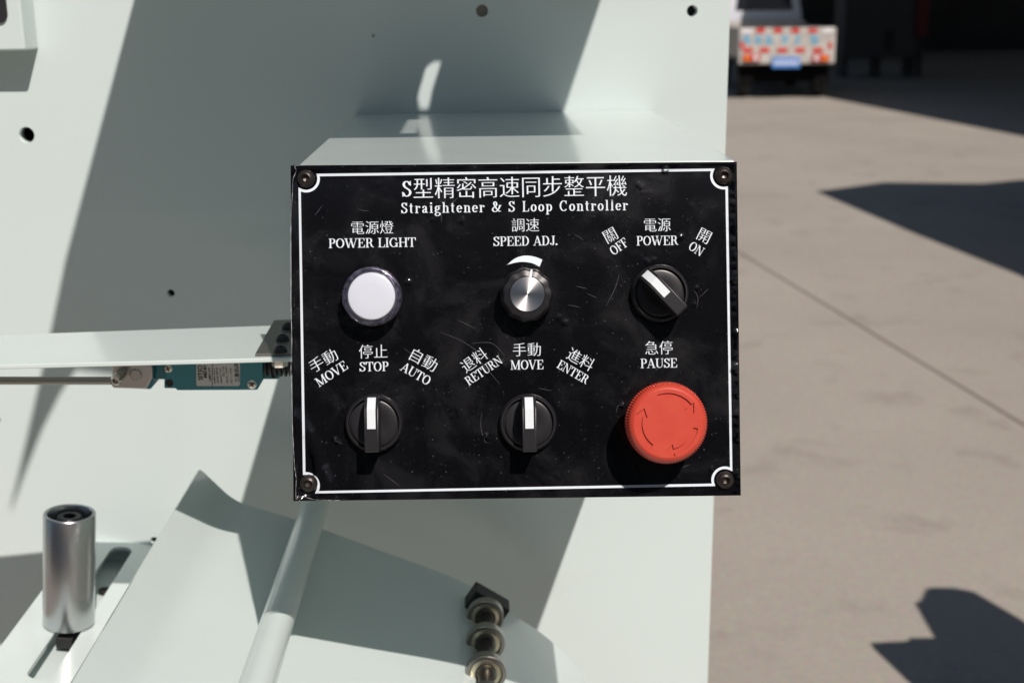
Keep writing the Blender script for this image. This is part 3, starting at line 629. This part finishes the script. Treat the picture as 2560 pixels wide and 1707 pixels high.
# ------------------------------------------------------------------ support arm, its bracket and the limit switch
YB = .7155
ZB = on_y(638, 896, YB).z
arm = thing('support_arm', on_z(300, 870, ZB), 'flat pale green arm reaching from the left to the control box', 'arm')
fr0, fr1, bk0, bk1 = on_z(-420, 923, ZB), on_z(790, 892, ZB), on_z(-420, 851.5, ZB), on_z(790, 809.5, ZB)
ring = [fr0, fr1, bk1, bk0]
bm = BMn(); prism(bm, ring, [q-Vector((0, 0, .0026)) for q in ring]); fin('flat_bar', bm, PAINT2, arm, bevel=.0006)
br = [on_z(638, 891, ZB+.0001), on_z(800, 887, ZB+.0001), on_z(800, 803, ZB+.0001), on_z(685, 806, ZB+.0001)]
bm = BMn(); prism(bm, [q+Vector((0, 0, .0016)) for q in br], br); bp_ = fin('bracket_plate', bm, mat('grey_steel_plate', (.24, .23, .205), .34, .85, bump=(400, .15, .0003)), arm, bevel=.0003)
for px, py in ((706, 843), (700.5, 872), (720, 814)):
    q = on_z(px, py, ZB+.0035); bm = BMn()
    lathe(bm, [(0, .0016), (.0014, .0016), (.0019, .0034), (.0027, .0031), (.0036, .0020), (.0042, 0), (0, 0)], 32, Matrix.Translation((q.x, q.y, ZB+.0016))); fin('bolt', bm, RUBBER, bp_)
q = on_y(695, 903, YB); bm = BMn(); lathe(bm, [(0, -.0065), (.0042, -.0065), (.0046, -.006), (.0046, -.0027)], 6, Matrix.Translation((q.x, q.y+.006, ZB))); fin('nut', bm, PHIL, arm)

YS = .748
lsw = thing('limit_switch', on_y(520, 976, YS), 'teal limit switch with a silver label, hung under the flat arm', 'limit switch')
def SP(px, py, y=YS):
    q = on_y(px, py, y); q.z = min(q.z, ZB-.0032); return q
def face(bm, pts, y0, y1): prism(bm, [SP(*q)+Vector((0, y0, 0)) for q in pts], [SP(*q)+Vector((0, y1, 0)) for q in pts])
body_px = [(410, 855), (410, 971), (439, 971), (442, 976), (643, 975), (656, 953), (656, 855)]
bm = BMn(); face(bm, body_px, 0, .026); lb = fin('body', bm, TEAL, lsw, bevel=.0009)
bm = BMn(); face(bm, [(650, 926), (650, 955), (692, 955), (697, 946), (697, 926)], .006, .024); fin('rear_lug', bm, TEAL, lb, bevel=.0006)
bm = BMn(); face(bm, [(383, 870), (383, 953), (409, 953), (409, 870)], .004, .022); fin('neck', bm, TEAL, lb, bevel=.0006)
bm = BMn(); q = SP(423.5, 957); lathe(bm, [(0, .0002), (10*mmp*.76, .0002), (10*mmp*.76, -.004), (0, -.004)], 28, axis_m(q, (0, -1, 0))); fin('mounting_hole', bm, DARK, lb)
bm = BMn(); q = SP(680, 945); lathe(bm, [(0, .0), (9*mmp*.7, .0), (9*mmp*.7, -.004), (0, -.004)], 24, axis_m(q+Vector((0, .0058, 0)), (0, -1, 0))); fin('mounting_hole', bm, DARK, lb)
for px, py, rp_ in ((420, 921.5, 11), (630, 961, 12)):
    q = SP(px, py); r_ = rp_*mmp*.77; bm = BMn(); lathe(bm, [(0, .0009), (r_*.7, .0007), (r_, 0)], 28, axis_m(q, (0, -1, 0))); o = fin('screw', bm, PHIL, lsw)
    bm = BMn(); box(bm, (0, 0, .0008), (r_*1.2, r_*.25, .0005), axis_m(q, (0, -1, 0)) @ Matrix.Rotation(R(25), 4, 'Z')); box(bm, (0, 0, .00082), (r_*.25, r_*1.2, .0005), axis_m(q, (0, -1, 0)) @ Matrix.Rotation(R(25), 4, 'Z')); fin('cross_slot', bm, BLACKS, o, smooth=0)
# label
lab_px = [(491, 868), (491, 961), (494, 964.5), (597, 964.5), (600, 961), (600, 868)]
bm = BMn(); face(bm, lab_px, -.00025, .0002); lab = fin('label_plate', bm, LABEL, lsw, smooth=0)
sS = YS/F
bm = BMn(); face(bm, [(530, 868), (530, 964.5), (531.3, 964.5), (531.3, 868)], -.0004, -.0002); fin('label_rule', bm, TEXTK, lab, smooth=0)
def swtext(txt, px, py, hpx, grow=.0, sx=1.0):           # upright baseline turned a quarter, reading upward
    q = SP(px, py); k = hpx*sS/.72
    M = Matrix(((0, -1, 0, q.x), (0, 0, -1, q.y-.00042), (1, 0, 0, q.z), (0, 0, 0, 1)))
    me, _ = font_mesh(txt, M, k*sx, k, grow=grow, center=False)
    link('lettering', me, TEXTK, lab, smooth=0)
swtext('SITJO', 507.5, 949.5, 11.5, .028, 1.05)
swtext('ME-81', 518, 944, 9, .03, 1.08)
swtext('LIMIT SW', 528, 952, 5.6, .02, 1.15)
for txt, px, st in (('Ui:380V Uimp 2', 539.5, 958), ('Ith:10A GB/T14', 547, 957), ('Ue/Ie AC-15 23', 555.5, 958), ('DC-13 22', 562, 940), ('NO 13__14 NO', 570.5, 957), ('NC 11__12 NC', 581, 957)):
    swtext(txt, px, st, 4.6, .012)
swtext('三星机床', 598.5, 955, 9.5, .012)
# head, bolt, lever rod
head_px = [(281, 905), (279, 966), (284, 972), (374, 975.5), (383, 965), (384, 905)]
bm = BMn(); face(bm, head_px, .0015, .020); hd = fin('head', bm, TEAL, lsw, bevel=.0012)
bm = BMn(); face(bm, [(285, 896), (282, 962), (288, 967), (368, 969), (373, 962), (384, 940), (384, 915), (376, 896)], -.003, .0012); cov = fin('head_cover', bm, mat('brushed_cover_steel', (.44, .42, .40), .32, .9, bump=(500, .05, .0003)), lsw, bevel=.001)
bm = BMn(); q = SP(343, 933); lathe(bm, [(0, .0012), (.0030, .0012), (.0034, .0006), (.0038, 0)], 32, axis_m(q+Vector((0, -.0030, 0)), (0, -1, 0))); fin('boss', bm, mat('boss_steel', (.40, .38, .36), .32, .9), cov)
bm = BMn(); q = SP(306, 934); lathe(bm, [(.0034, 0), (.0034, .010), (.0022, .0125), (.0018, .0125), (.0012, .0095), (0, .0095)], 28, axis_m(q+Vector((0, -.003, 0)), (0, -1, 0))); fin('hex_bolt', bm, PHIL, cov)
bm = BMn(); q0, q1 = SP(-90, 951), SP(280, 951.5); k = 160; prof = []
Lr = (q1-q0).length
for i in range(k+1): prof.append((.0024*(1+.035*math.cos(i*math.pi)), Lr*i/k))
lathe(bm, [(0, 0)]+prof+[(0, Lr)], 20, axis_m(q0, q1-q0)); fin('lever_rod', bm, mat('grey_rod_steel', (.33, .31, .285), .42, .7), lsw)
# ribbed cable sleeve
bm = BMn(); q0, q1 = SP(645, 922), SP(765, 921); Lr = (q1-q0).length; prof = [(0, 0)]
for i in range(10):
    z0 = Lr*i/10; r_ = .0072-.0001*i
    prof += [(r_*.70, z0), (r_, z0+Lr*.02), (r_, z0+Lr*.06), (r_*.70, z0+Lr*.08)]
prof += [(0, Lr)]
lathe(bm, prof, 32, axis_m(q0+Vector((0, .0075, 0)), q1-q0)); fin('cable_sleeve', bm, RUBBER, lsw)

# ================================================================== the control box
zc = PW(0, P(1290, 1245)[1]).z
cbx = thing('control_box', (C0.x, (C0.y+YP)/2, zc), 'pale green control box with a sloping black panel of switches', 'control box')
xA, yA = P(741, 413); xB, yB = P(1839, 406); _, yC = P(1290, 1243)
yT_ = (yA+yB)/2+.0006
TLw, TRw, BLw, BRw = PW(xA, yT_, -.0018), PW(xB, yT_, -.0018), PW(xA, yC, -.0018), PW(xB, yC, -.0018)
def toY(p): return Vector((p.x, YP-.0002, p.z))
bm = BMn(); prism(bm, [TLw, BLw, toY(BLw), toY(TLw)], [TRw, BRw, toY(BRw), toY(TRw)]); fin('enclosure', bm, PAINT2, cbx, bevel=.0012, seg=3)
tl_, tr_, br_, bl_ = P(726.5, 414), P(1842, 405), P(1852, 1238), P(733.5, 1252)
xLe, xRe = (tl_[0]+bl_[0])/2, (tr_[0]+br_[0])/2; yTe, yBe = (tl_[1]+tr_[1])/2, (bl_[1]+br_[1])/2
corners = [tl_, bl_, br_, tr_]
bm = BMn(); prism(bm, [PW(*q, 0) for q in corners], [PW(*q, -.0017) for q in corners]); fp = fin('front_plate', bm, PANEL, cbx, smooth=0)
fp.data.materials.append(mat('bare_plate_edge', (.42, .43, .42), .5, .2))
for f in fp.data.polygons:
    if abs(f.normal.dot(PN)) < .5: f.material_index = 1
# border line
bm = BMn(); scr = [P(764, 446, .002), P(1811, 438.6, .002), P(1814, 1200.5, .002), P(764, 1215, .002)]
lx0, lx1 = P(751.5, 480)[0], P(758, 1170)[0]; rx0, rx1 = P(1819.5, 470)[0], P(1825, 1160)[0]
ly0, ly1 = P(787, 435)[1], P(1780, 428)[1]; by0, by1 = P(800, 1225)[1], P(1780, 1216)[1]
rc = 31*S; path = []
lx, rx, ty, by = (lx0+lx1)/2, (rx0+rx1)/2, (ly0+ly1)/2, (by0+by1)/2
def corner(cx, cy, sx, sy):            # concave quarter turn round the screw
    a_ = [(cx+rc*math.cos(R(t)), cy+rc*math.sin(R(t))) for t in range(0, 360, 6)]
    inside = [q for q in a_ if (q[0]-cx)*sx >= -abs(0) or True]
    return a_
def arc_to(cx, cy, x_edge, y_edge, sx, sy, rev):
    # meets the vertical border x=x_edge and horizontal border y=y_edge; sx, sy point to panel centre
    dy = math.sqrt(max(rc*rc-(x_edge-cx)**2, 1e-9)); dx = math.sqrt(max(rc*rc-(y_edge-cy)**2, 1e-9))
    pv = (x_edge, cy+sy*dy); ph = (cx+sx*dx, y_edge)
    a0 = math.atan2(pv[1]-cy, pv[0]-cx); a1 = math.atan2(ph[1]-cy, ph[0]-cx)
    d_ = (a1-a0+math.pi) % (2*math.pi)-math.pi
    pts = [(cx+rc*math.cos(a0+d_*i/14), cy+rc*math.sin(a0+d_*i/14)) for i in range(15)]
    return pts[::-1] if rev else pts
path += arc_to(*scr[0], lx, ty, 1, -1, False)      # left edge -> top edge
path += arc_to(*scr[1], rx, ty, -1, -1, True)
path += arc_to(*scr[2], rx, by, -1, 1, False)
path += arc_to(*scr[3], lx, by, 1, 1, True)
path.append(path[0])
wl = 6.4*S/2; k = len(path)-1
lo, li = [], []
for i in range(k):
    a, c, e = path[i-1 if i else k-1], path[i], path[(i+1) % k]
    d1 = Vector((c[0]-a[0], c[1]-a[1])).normalized(); d2 = Vector((e[0]-c[0], e[1]-c[1])).normalized()
    n1 = Vector((-d1.y, d1.x)); n2 = Vector((-d2.y, d2.x)); m_ = (n1+n2)/max(.6, 1+n1.dot(n2))
    lo.append(bm.verts.new(PW(c[0]+m_.x*wl, c[1]+m_.y*wl, .00005))); li.append(bm.verts.new(PW(c[0]-m_.x*wl, c[1]-m_.y*wl, .00005)))
for i in range(k): j = (i+1) % k; bm.faces.new([lo[i], lo[j], li[j], li[i]])
fin('border_line', bm, INK, fp, smooth=0, recalc=False)
# crescent over the speed knob
cres = smooth_pts([(1268, 662), (1283, 649), (1299, 641.5), (1317, 639), (1337, 642), (1356, 649)], 4)+smooth_pts([(1349, 667), (1333, 659), (1317, 655.5), (1300, 655), (1283, 658)], 4)
bm = BMn(); bm.faces.new([bm.verts.new(PW(*P(*q), .00006)) for q in cres]); fin('dial_mark', bm, INK, fp, smooth=0)

def cjk(txt, px, py, wpx, hpx, rot=0):
    M = panel_frame(px, py, rot)
    me, (ww, hh) = font_mesh(txt, Matrix.Identity(4), thin_h=.011, grow=.0)
    me.transform(M @ Matrix.Diagonal((wpx*S/ww, hpx*S/hh, 1, 1))); link('lettering', me, INK, fp, smooth=0)
def rom(txt, px, py, cap, wpx, rot=0, spacing=-.07, **kw):
    x, y = P(px, py); bm = BMn(); roman(bm, txt, x, y, cap*S, wpx*S, rot, spacing, **kw); fin('lettering', bm, INK, fp, smooth=0, recalc=False)
cjk('型精密高速同步整平機', 1301, 467.5, 534, 52)
rom('S', 1017, 472.5, 39.5, 27, T=.15, t=.055)
rom('Straightener & S Loop Controller', 1286.5, 516.5, 26.5, 569, spacing=.085, T=.15)
cjk('電源燈', 931, 569, 105, 32); rom('POWER LIGHT', 930.5, 607, 23.5, 220)
cjk('調速', 1313.5, 562.5, 69, 33); rom('SPEED ADJ.', 1314, 602.5, 23.5, 164)
cjk('電源', 1643.5, 562.5, 67, 33); rom('POWER', 1643, 601.5, 23.5, 107)
cjk('關', 1526, 588.5, 31, 33, 28); rom('OFF', 1547, 616.5, 23.5, 50, 34)
cjk('開', 1760.5, 590, 31, 33, -28); rom('ON', 1741, 622, 23.5, 40, -33)
cjk('手動', 808, 901, 74, 33, 29); rom('MOVE', 828.5, 934, 23.5, 90, 32)
cjk('停止', 933, 878.5, 71, 34); rom('STOP', 935, 916, 23.5, 75)
cjk('自動', 1060, 899.5, 70, 34, -29); rom('AUTO', 1040, 934, 23.5, 82, -31)
cjk('退料', 1185, 900, 70, 34, 35); rom('RETURN', 1209, 926, 22.5, 106, 33)
cjk('手動', 1317, 873.5, 70, 33); rom('MOVE', 1317.5, 911.5, 23.5, 85)
cjk('進料', 1452, 898, 70, 34, -30); rom('ENTER', 1433, 929.5, 22.5, 88, -31)
cjk('急停', 1647, 869, 69, 34); rom('PAUSE', 1647, 907.5, 23.5, 95)

# corner screws
for i, (px, py) in enumerate(((764, 446), (1811, 438.6), (1814, 1200.5), (770.6, 1209))):
    x, y = P(px, py, .002); M = MP @ Matrix.Translation((x, y, .0004)) @ Matrix.Rotation(R(20+i*17), 4, 'Z')
    bm = BMn(); lathe(bm, [(.0019, .0022), (.0021, .0026), (.0030, .0023), (.0039, .0016), (.0045, .0006), (.0046, 0)], 40, M)
    sw = fin('corner_screw', bm, BLACKS, cbx)
    bm = BMn(); lathe(bm, [(.0020, .0023), (.0017, .0019), (.0017, .0006), (0, .0003)], 6, M); fin('hex_socket', bm, mat('socket_steel', (.07, .06, .055), .3, .8), sw, smooth=0)

def knob_m(px, py, h, rot=0):
    x, y = P(px, py, h); return MP @ Matrix.Translation((x, y, .0003)) @ Matrix.Rotation(R(rot), 4, 'Z')
mm = .001
# pilot light
M = knob_m(928.5, 740.5, .013)
bm = BMn(); lathe(bm, [(.0148, 0), (.0148, .004), (.0135, .0045), (.0124, .0045), (.0124, .010), (0, .010)], 64, M); pil = fin('pilot_light', bm, LAMPBODY, cbx)
bm = BMn(); lathe(bm, [(.0123, .0050), (.0137, .0048), (.0139, .0062), (.01425, .0048), (.01495, .0050), (.01495, .0112), (.0146, .0126), (.0141, .0131), (.0136, .0129), (.0131, .0131), (.0124, .0127), (.0121, .0118), (.0121, .0060)], 72, M)
bm.faces.ensure_lookup_table(); fin('clear_rim', bm, CLEAR, pil, smooth=50)
bm = BMn(); lathe(bm, [(.0119, .0100), (.0119, .0122), (.0117, .0127), (.0110, .0129), (.006, .0131), (0, .0132)], 64, M); fin('lens', bm, WLENS, pil, smooth=60)

# speed knob
M = knob_m(1318, 736, .013)
def flute(a, r, z): return 1-.045*(.5-.5*math.cos(11*a))**1.0 if r > .009 else 1
bm = BMn(); lathe(bm, [(.0118, .0006), (.0136, .0012), (.0140, .003), (.0138, .009), (.0132, .0126), (.0120, .0146), (.0094, .0153), (.0089, .0150), (.0084, .0146), (0, .0146)], 132, M, flute); kn = fin('speed_knob', bm, BLACK, cbx, smooth=40)
# turned cap built round its own axis so that the tooling marks are concentric
Mc = M.copy(); bm = BMn(); lathe(bm, [(.0086, .0140), (.0086, .0158)]+[(.0086*(1-i/26), .0158+(.00004 if i % 2 else 0)) for i in range(1, 26)]+[(0, .0158)], 96)
me = bpy.data.meshes.new('cap'); bmesh.ops.recalc_face_normals(bm, faces=bm.faces); bm.to_mesh(me); bm.free()
o = link('cap', me, ALU, None, smooth=60); o.parent = kn; o.matrix_basis = Mc
bm = BMn(); pr_ = [(.0085, .0156), (.0095, .01545), (.0116, .01495), (.0128, .0130)]; wv = .0005
Mr = M @ Matrix.Rotation(R(-11), 4, 'Z'); 
for (y0_, z0_), (y1_, z1_) in zip(pr_, pr_[1:]):
    bm.faces.new([bm.verts.new(Mr @ Vector(q)) for q in ((-wv, y0_, z0_), (wv, y0_, z0_), (wv, y1_, z1_), (-wv, y1_, z1_))])
fin('pointer', bm, WHITE, kn, smooth=0)

def selector(px, py, rot):
    M = knob_m(px, py, .005)
    bm = BMn(); lathe(bm, [(.0147, 0), (.0147, .0036), (.0143, .0048), (.0136, .0056), (.0130, .0056), (.0126, .0050), (.0125, .0034), (.0119, .0034), (.0118, .0046), (.0110, .0049), (.006, .0042), (0, .0040)], 72, M); s = fin('selector_switch', bm, BLACK, cbx, smooth=40)
    Mh = M @ Matrix.Rotation(R(rot), 4, 'Z')
    pr = [(-.0136, .004), (-.0136, .0190), (-.0128, .0205), (.0078, .0205), (.0132, .0160), (.0136, .0150), (.0136, .004)]
    bm = BMn(); prism(bm, [Mh @ Vector((-.0036, y, z)) for y, z in pr], [Mh @ Vector((.0036, y, z)) for y, z in pr]); fin('handle', bm, BLACK, s, bevel=.0006, seg=3)
    mk = [(-.0018, .02062), (.0079, .02062), (.0131, .01632), (.0136, .0151)]
    bm = BMn(); a, b_ = [], []
    for y, z in mk: a.append(Mh @ Vector((-.0021, y, z))); b_.append(Mh @ Vector((.0021, y, z)))
    va = [bm.verts.new(q) for q in a]; vb = [bm.verts.new(q) for q in b_]
    dn = Mh.to_3x3() @ Vector((0, 0, -.0004)); vc = [bm.verts.new(q+dn) for q in a]; vd = [bm.verts.new(q+dn) for q in b_]
    for i in range(3):
        bm.faces.new([va[i], va[i+1], vb[i+1], vb[i]]); bm.faces.new([va[i], vc[i], vc[i+1], va[i+1]]); bm.faces.new([vb[i], vb[i+1], vd[i+1], vd[i]])
    bm.faces.new([va[0], vb[0], vd[0], vc[0]]); bm.faces.new([va[3], vc[3], vd[3], vb[3]])
    fin('marker', bm, WHITE, s, smooth=30)
    return s
selector(1651, 733, 43); selector(935, 1058, 0); selector(1321, 1057, 0)

# emergency stop
M = knob_m(1670, 1058.5, .0300)
bm = BMn(); lathe(bm, [(.0145, 0), (.0145, .003), (.0130, .004), (.0120, .004), (.0118, .012)], 64, M); es = fin('emergency_button', bm, RUBBER, cbx)
def knurl(a, r, z): return 1+(.017*math.cos(92*a) if .0194 < r else 0)
bm = BMn(); Rh = .0200
lathe(bm, [(.0115, .0115), (.0165, .0165), (.0190, .0180), (.0196, .0186), (.02005, .0190), (.0201, .0246), (.01955, .0250), (.0195, .0262), (.0191, .0276), (.0185, .0286), (.0178, .0293), (.0169, .0297), (.0169, .0288), (0, .0288)], 368, M, knurl); hd = fin('push_head', bm, RED, es, smooth=40)
arrs = []
for a0, a1 in ((110, 38), (-10, -78), (234, 164)):
    ro, ri = .0150, .0126; pts = [(ro*math.cos(R(a0+(a1-a0)*i/14)), ro*math.sin(R(a0+(a1-a0)*i/14))) for i in range(15)]
    ah = a1-13
    pts += [(.0166*math.cos(R(a1+1)), .0166*math.sin(R(a1+1)))] if False else [(.01535*math.cos(R(a1+2)), .01535*math.sin(R(a1+2)))] if False else []
    rm = (ro+ri)/2
    pts += [((ro+.0015)*math.cos(R(a1)), (ro+.0015)*math.sin(R(a1))), (rm*math.cos(R(ah-5)), rm*math.sin(R(ah-5))), ((ri-.0022)*math.cos(R(a1)), (ri-.0022)*math.sin(R(a1)))]
    pts += [(ri*math.cos(R(a1+(a0-a1)*i/14)), ri*math.sin(R(a1+(a0-a1)*i/14))) for i in range(15)]
    arrs.append(pts)
me = sheet_mesh(circ(0, 0, .01692, 96), arrs, .0008, M @ Matrix.Translation((0, 0, .02895)), 'arrow_face'); link('arrow_face', me, RED, es, smooth=30)

# protective film: clear, rippled at its edges, with small bubbles and creases
xs0, xs1 = P(733, 800)[0], P(1843, 800)[0]; ys0, ys1 = P(1290, 1243)[1], P(1290, 414)[1]
st = .0008; nx, ny = int((xs1-xs0)/st), int((ys1-ys0)/st)
rf = random.Random(11)
bub = []
for px, py, am_ in ((1018, 702, .22), (1024, 706, .2), (1155, 552, .16), (838, 1098, .3), (848, 1106, .25), (1214, 1088, .3), (1222, 1098, .2), (1556, 1012, .3), (1595, 460, .16), (1604, 468, .16), (1606, 482, .14), (1530, 497, .18), (1614, 650, .16), (1622, 657, .16), (1634, 650, .16), (1644, 592, .2), (1702, 593, .25), (1397, 793, .14), (1410, 806, .16), (1416, 805, .14), (1742, 720, .22), (1736, 760, .2), (1665, 422, .3), (1662, 428, .3), (1780, 1170, .3), (1255, 905, .3), (1262, 915, .2), (1042, 1075, .2), (1310, 1010, .1), (1131, 1040, .14), (795, 1244, .3), (812, 1245, .35), (826, 1246, .35), (842, 1247, .3), (752, 1222, .3), (757, 1236, .3), (1838, 640, .3), (1836, 700, .3), (1840, 830, .25), (1842, 690, .25), (1838, 560, .2), (1836, 745, .25)):
    x, y = P(px, py); bub.append((x, y, am_*.0024, rf.uniform(.0005, .0009)))
for k in range(60):
    bub.append((rf.uniform(xs0, xs1), rf.uniform(ys0, ys1), rf.uniform(.06, .26)*.001, rf.uniform(.0004, .0006)))
cut = [(928.5, 740.5, .0165), (1318, 736, .0150), (1651, 733, .0160), (935, 1058, .0160), (1321, 1057, .0160), (1667.6, 1056, .0158), (764, 446, .0052), (1811, 438.6, .0052), (1814, 1200.5, .0052), (770.6, 1209, .0052)]
cut = [(*P(a_, b_, .003), r_) for a_, b_, r_ in cut]
from mathutils import noise
rp = [P(*q) for q in ((741, 1045), (772, 1085), (793, 1140), (803, 1200), (812, 1228))]; ridge = list(zip(rp, rp[1:]))
rp = [P(*q) for q in ((806, 1175), (818, 1205), (822, 1235))]; ridge += list(zip(rp, rp[1:]))
def film_z(x, y):
    z = .00022
    dl, dr, db, dt = x-xs0, xs1-x, y-ys0, ys1-y
    e = max(0, 1-dl/.010)**2; z += e*.0022*(1+noise.noise((x*120, y*55, 3)))
    e = max(0, 1-dr/.0050)**1.3; z += e*.0010*(.6+noise.noise((x*90, y*260, 7)))
    e = max(0, 1-dt/.006)**2; z += e*.0004*(1+noise.noise((x*60, y*160, 9)))
    q = math.hypot(dl, db); e = max(0, 1-q/.038); z += e*e*.0016*(.9+.9*math.sin(math.atan2(db, dl)*4+noise.noise((x*40, y*40, 1))*1.5))
    best_d = 1.
    for (ax, ay), (cx_, cy_) in ridge:
        t = max(0, min(1, ((x-ax)*(cx_-ax)+(y-ay)*(cy_-ay))/((cx_-ax)**2+(cy_-ay)**2))); best_d = min(best_d, (x-ax-t*(cx_-ax))**2+(y-ay-t*(cy_-ay))**2)
    if best_d < .0002: z += .0011*math.exp(-best_d/(.0036**2))
    for bx_, by_, am_, sg_ in bub:
        dx, dy = x-bx_, y-by_
        if abs(dx) < .003 and abs(dy) < .003: z += am_*math.exp(-(dx*dx+dy*dy)/(2*sg_*sg_))
    return max(z, .00014)
bm = BMn(); grid = {}
for i in range(nx+1):
    for j in range(ny+1):
        x, y = xs0+(xs1-xs0)*i/nx, ys0+(ys1-ys0)*j/ny
        if i == 0: x += .0008*noise.noise((0, y*90, 2))+.0006
        if i == nx: x += .0006*noise.noise((5, y*120, 2))
        grid[i, j] = bm.verts.new(PW(x, y, film_z(x, y)))
for i in range(nx):
    for j in range(ny):
        x, y = xs0+(xs1-xs0)*(i+.5)/nx, ys0+(ys1-ys0)*(j+.5)/ny
        if any((x-a_)**2+(y-b_)**2 < r_*r_ for a_, b_, r_ in cut): continue
        bm.faces.new([grid[i, j], grid[i+1, j], grid[i+1, j+1], grid[i, j+1]])
for v in [v for v in bm.verts if not v.link_faces]: bm.verts.remove(v)
fin('protective_film', bm, FILM, fp, smooth=0, recalc=False).data.shade_smooth()
# torn edge of the film on the left, its pale colour standing for scattered light
EDGE = mat('film_edge_light', (.50, .52, .54), .2, coat=.5)
ed = [(746, 415), (737, 418), (741, 428), (733, 450), (732, 476), (728.5, 540), (727.5, 610), (728, 690), (727, 750), (729, 800), (730, 860), (728, 920), (730, 985), (731.5, 1060), (734, 1112), (737, 1165), (741, 1198), (740, 1226), (742, 1246), (753, 1240), (772, 1244), (796, 1249), (850, 1249.5)]
l = smooth_pts([P(*q) for q in ed], 6); bm = BMn(); re = random.Random(2); ra = []
for i in range(len(l)):
    a, c = l[max(i-1, 0)], l[min(i+1, len(l)-1)]; d_ = Vector((c[0]-a[0], c[1]-a[1])).normalized(); nn_ = Vector((-d_.y, d_.x)); w0 = .00011*(.5+1.1*re.random()**2)
    hz = .0006+.0005*noise.noise((i*.35, 1, 4)); ra.append([bm.verts.new(PW(l[i][0]+k*nn_.x*w0, l[i][1]+k*nn_.y*w0, hz+(.00025 if k else .0004))) for k in (-1, 0, 1)])
for a, c in zip(ra, ra[1:]):
    bm.faces.new([a[0], c[0], c[1], a[1]]); bm.faces.new([a[1], c[1], c[2], a[2]])
fin('film_edge', bm, EDGE, fp, smooth=0, recalc=False)
# fine scratches in the film
SCR = mat('film_scratch', (.13, .13, .145), .5)
rs = random.Random(23)
scr_px = [[(1145, 800), (1190, 822)], [(1100, 830), (1150, 850), (1200, 882), (1235, 905)], [(1180, 858), (1230, 858), (1262, 890)], [(1548, 685), (1538, 720), (1515, 765)], [(1420, 762), (1450, 768)], [(1440, 715), (1468, 722)], [(1470, 735), (1493, 745)], [(1205, 1030), (1202, 1065), (1212, 1102), (1222, 1106)], [(1346, 970), (1378, 976)], [(1010, 870), (1040, 890), (1100, 905)], [(1180, 880), (1250, 960)], [(836, 1092), (842, 1103), (856, 1108)], [(1540, 1030), (1545, 1015), (1560, 1011)], [(960, 1185), (1000, 1215)], [(1735, 725), (1745, 745), (1742, 770)]]
for k in range(8):
    x, y = rs.uniform(780, 1800), rs.uniform(450, 1200); a_ = rs.uniform(0, math.pi); l_ = rs.uniform(8, 26); scr_px.append([(x, y), (x+l_*math.cos(a_)+rs.uniform(-2, 2), y+l_*math.sin(a_)+rs.uniform(-2, 2)), (x+2*l_*math.cos(a_), y+2*l_*math.sin(a_))])
for l in scr_px:
    l = smooth_pts([P(*q) for q in l], 5); z = lift()+.00005; bm = BMn()
    for i in range(len(l)-1):
        d_ = Vector((l[i+1][0]-l[i][0], l[i+1][1]-l[i][1])).normalized(); w0 = .00006*(.35+.65*math.sin(math.pi*(i+.5)/(len(l)-1))); nn_ = Vector((-d_.y, d_.x))*w0
        bm.faces.new([bm.verts.new(PW(q[0]+s__*nn_.x, q[1]+s__*nn_.y, z)) for q, s__ in ((l[i], 1), (l[i], -1), (l[i+1], -1), (l[i+1], 1))])
    fin('scratch', bm, SCR, fp, smooth=0, recalc=False)
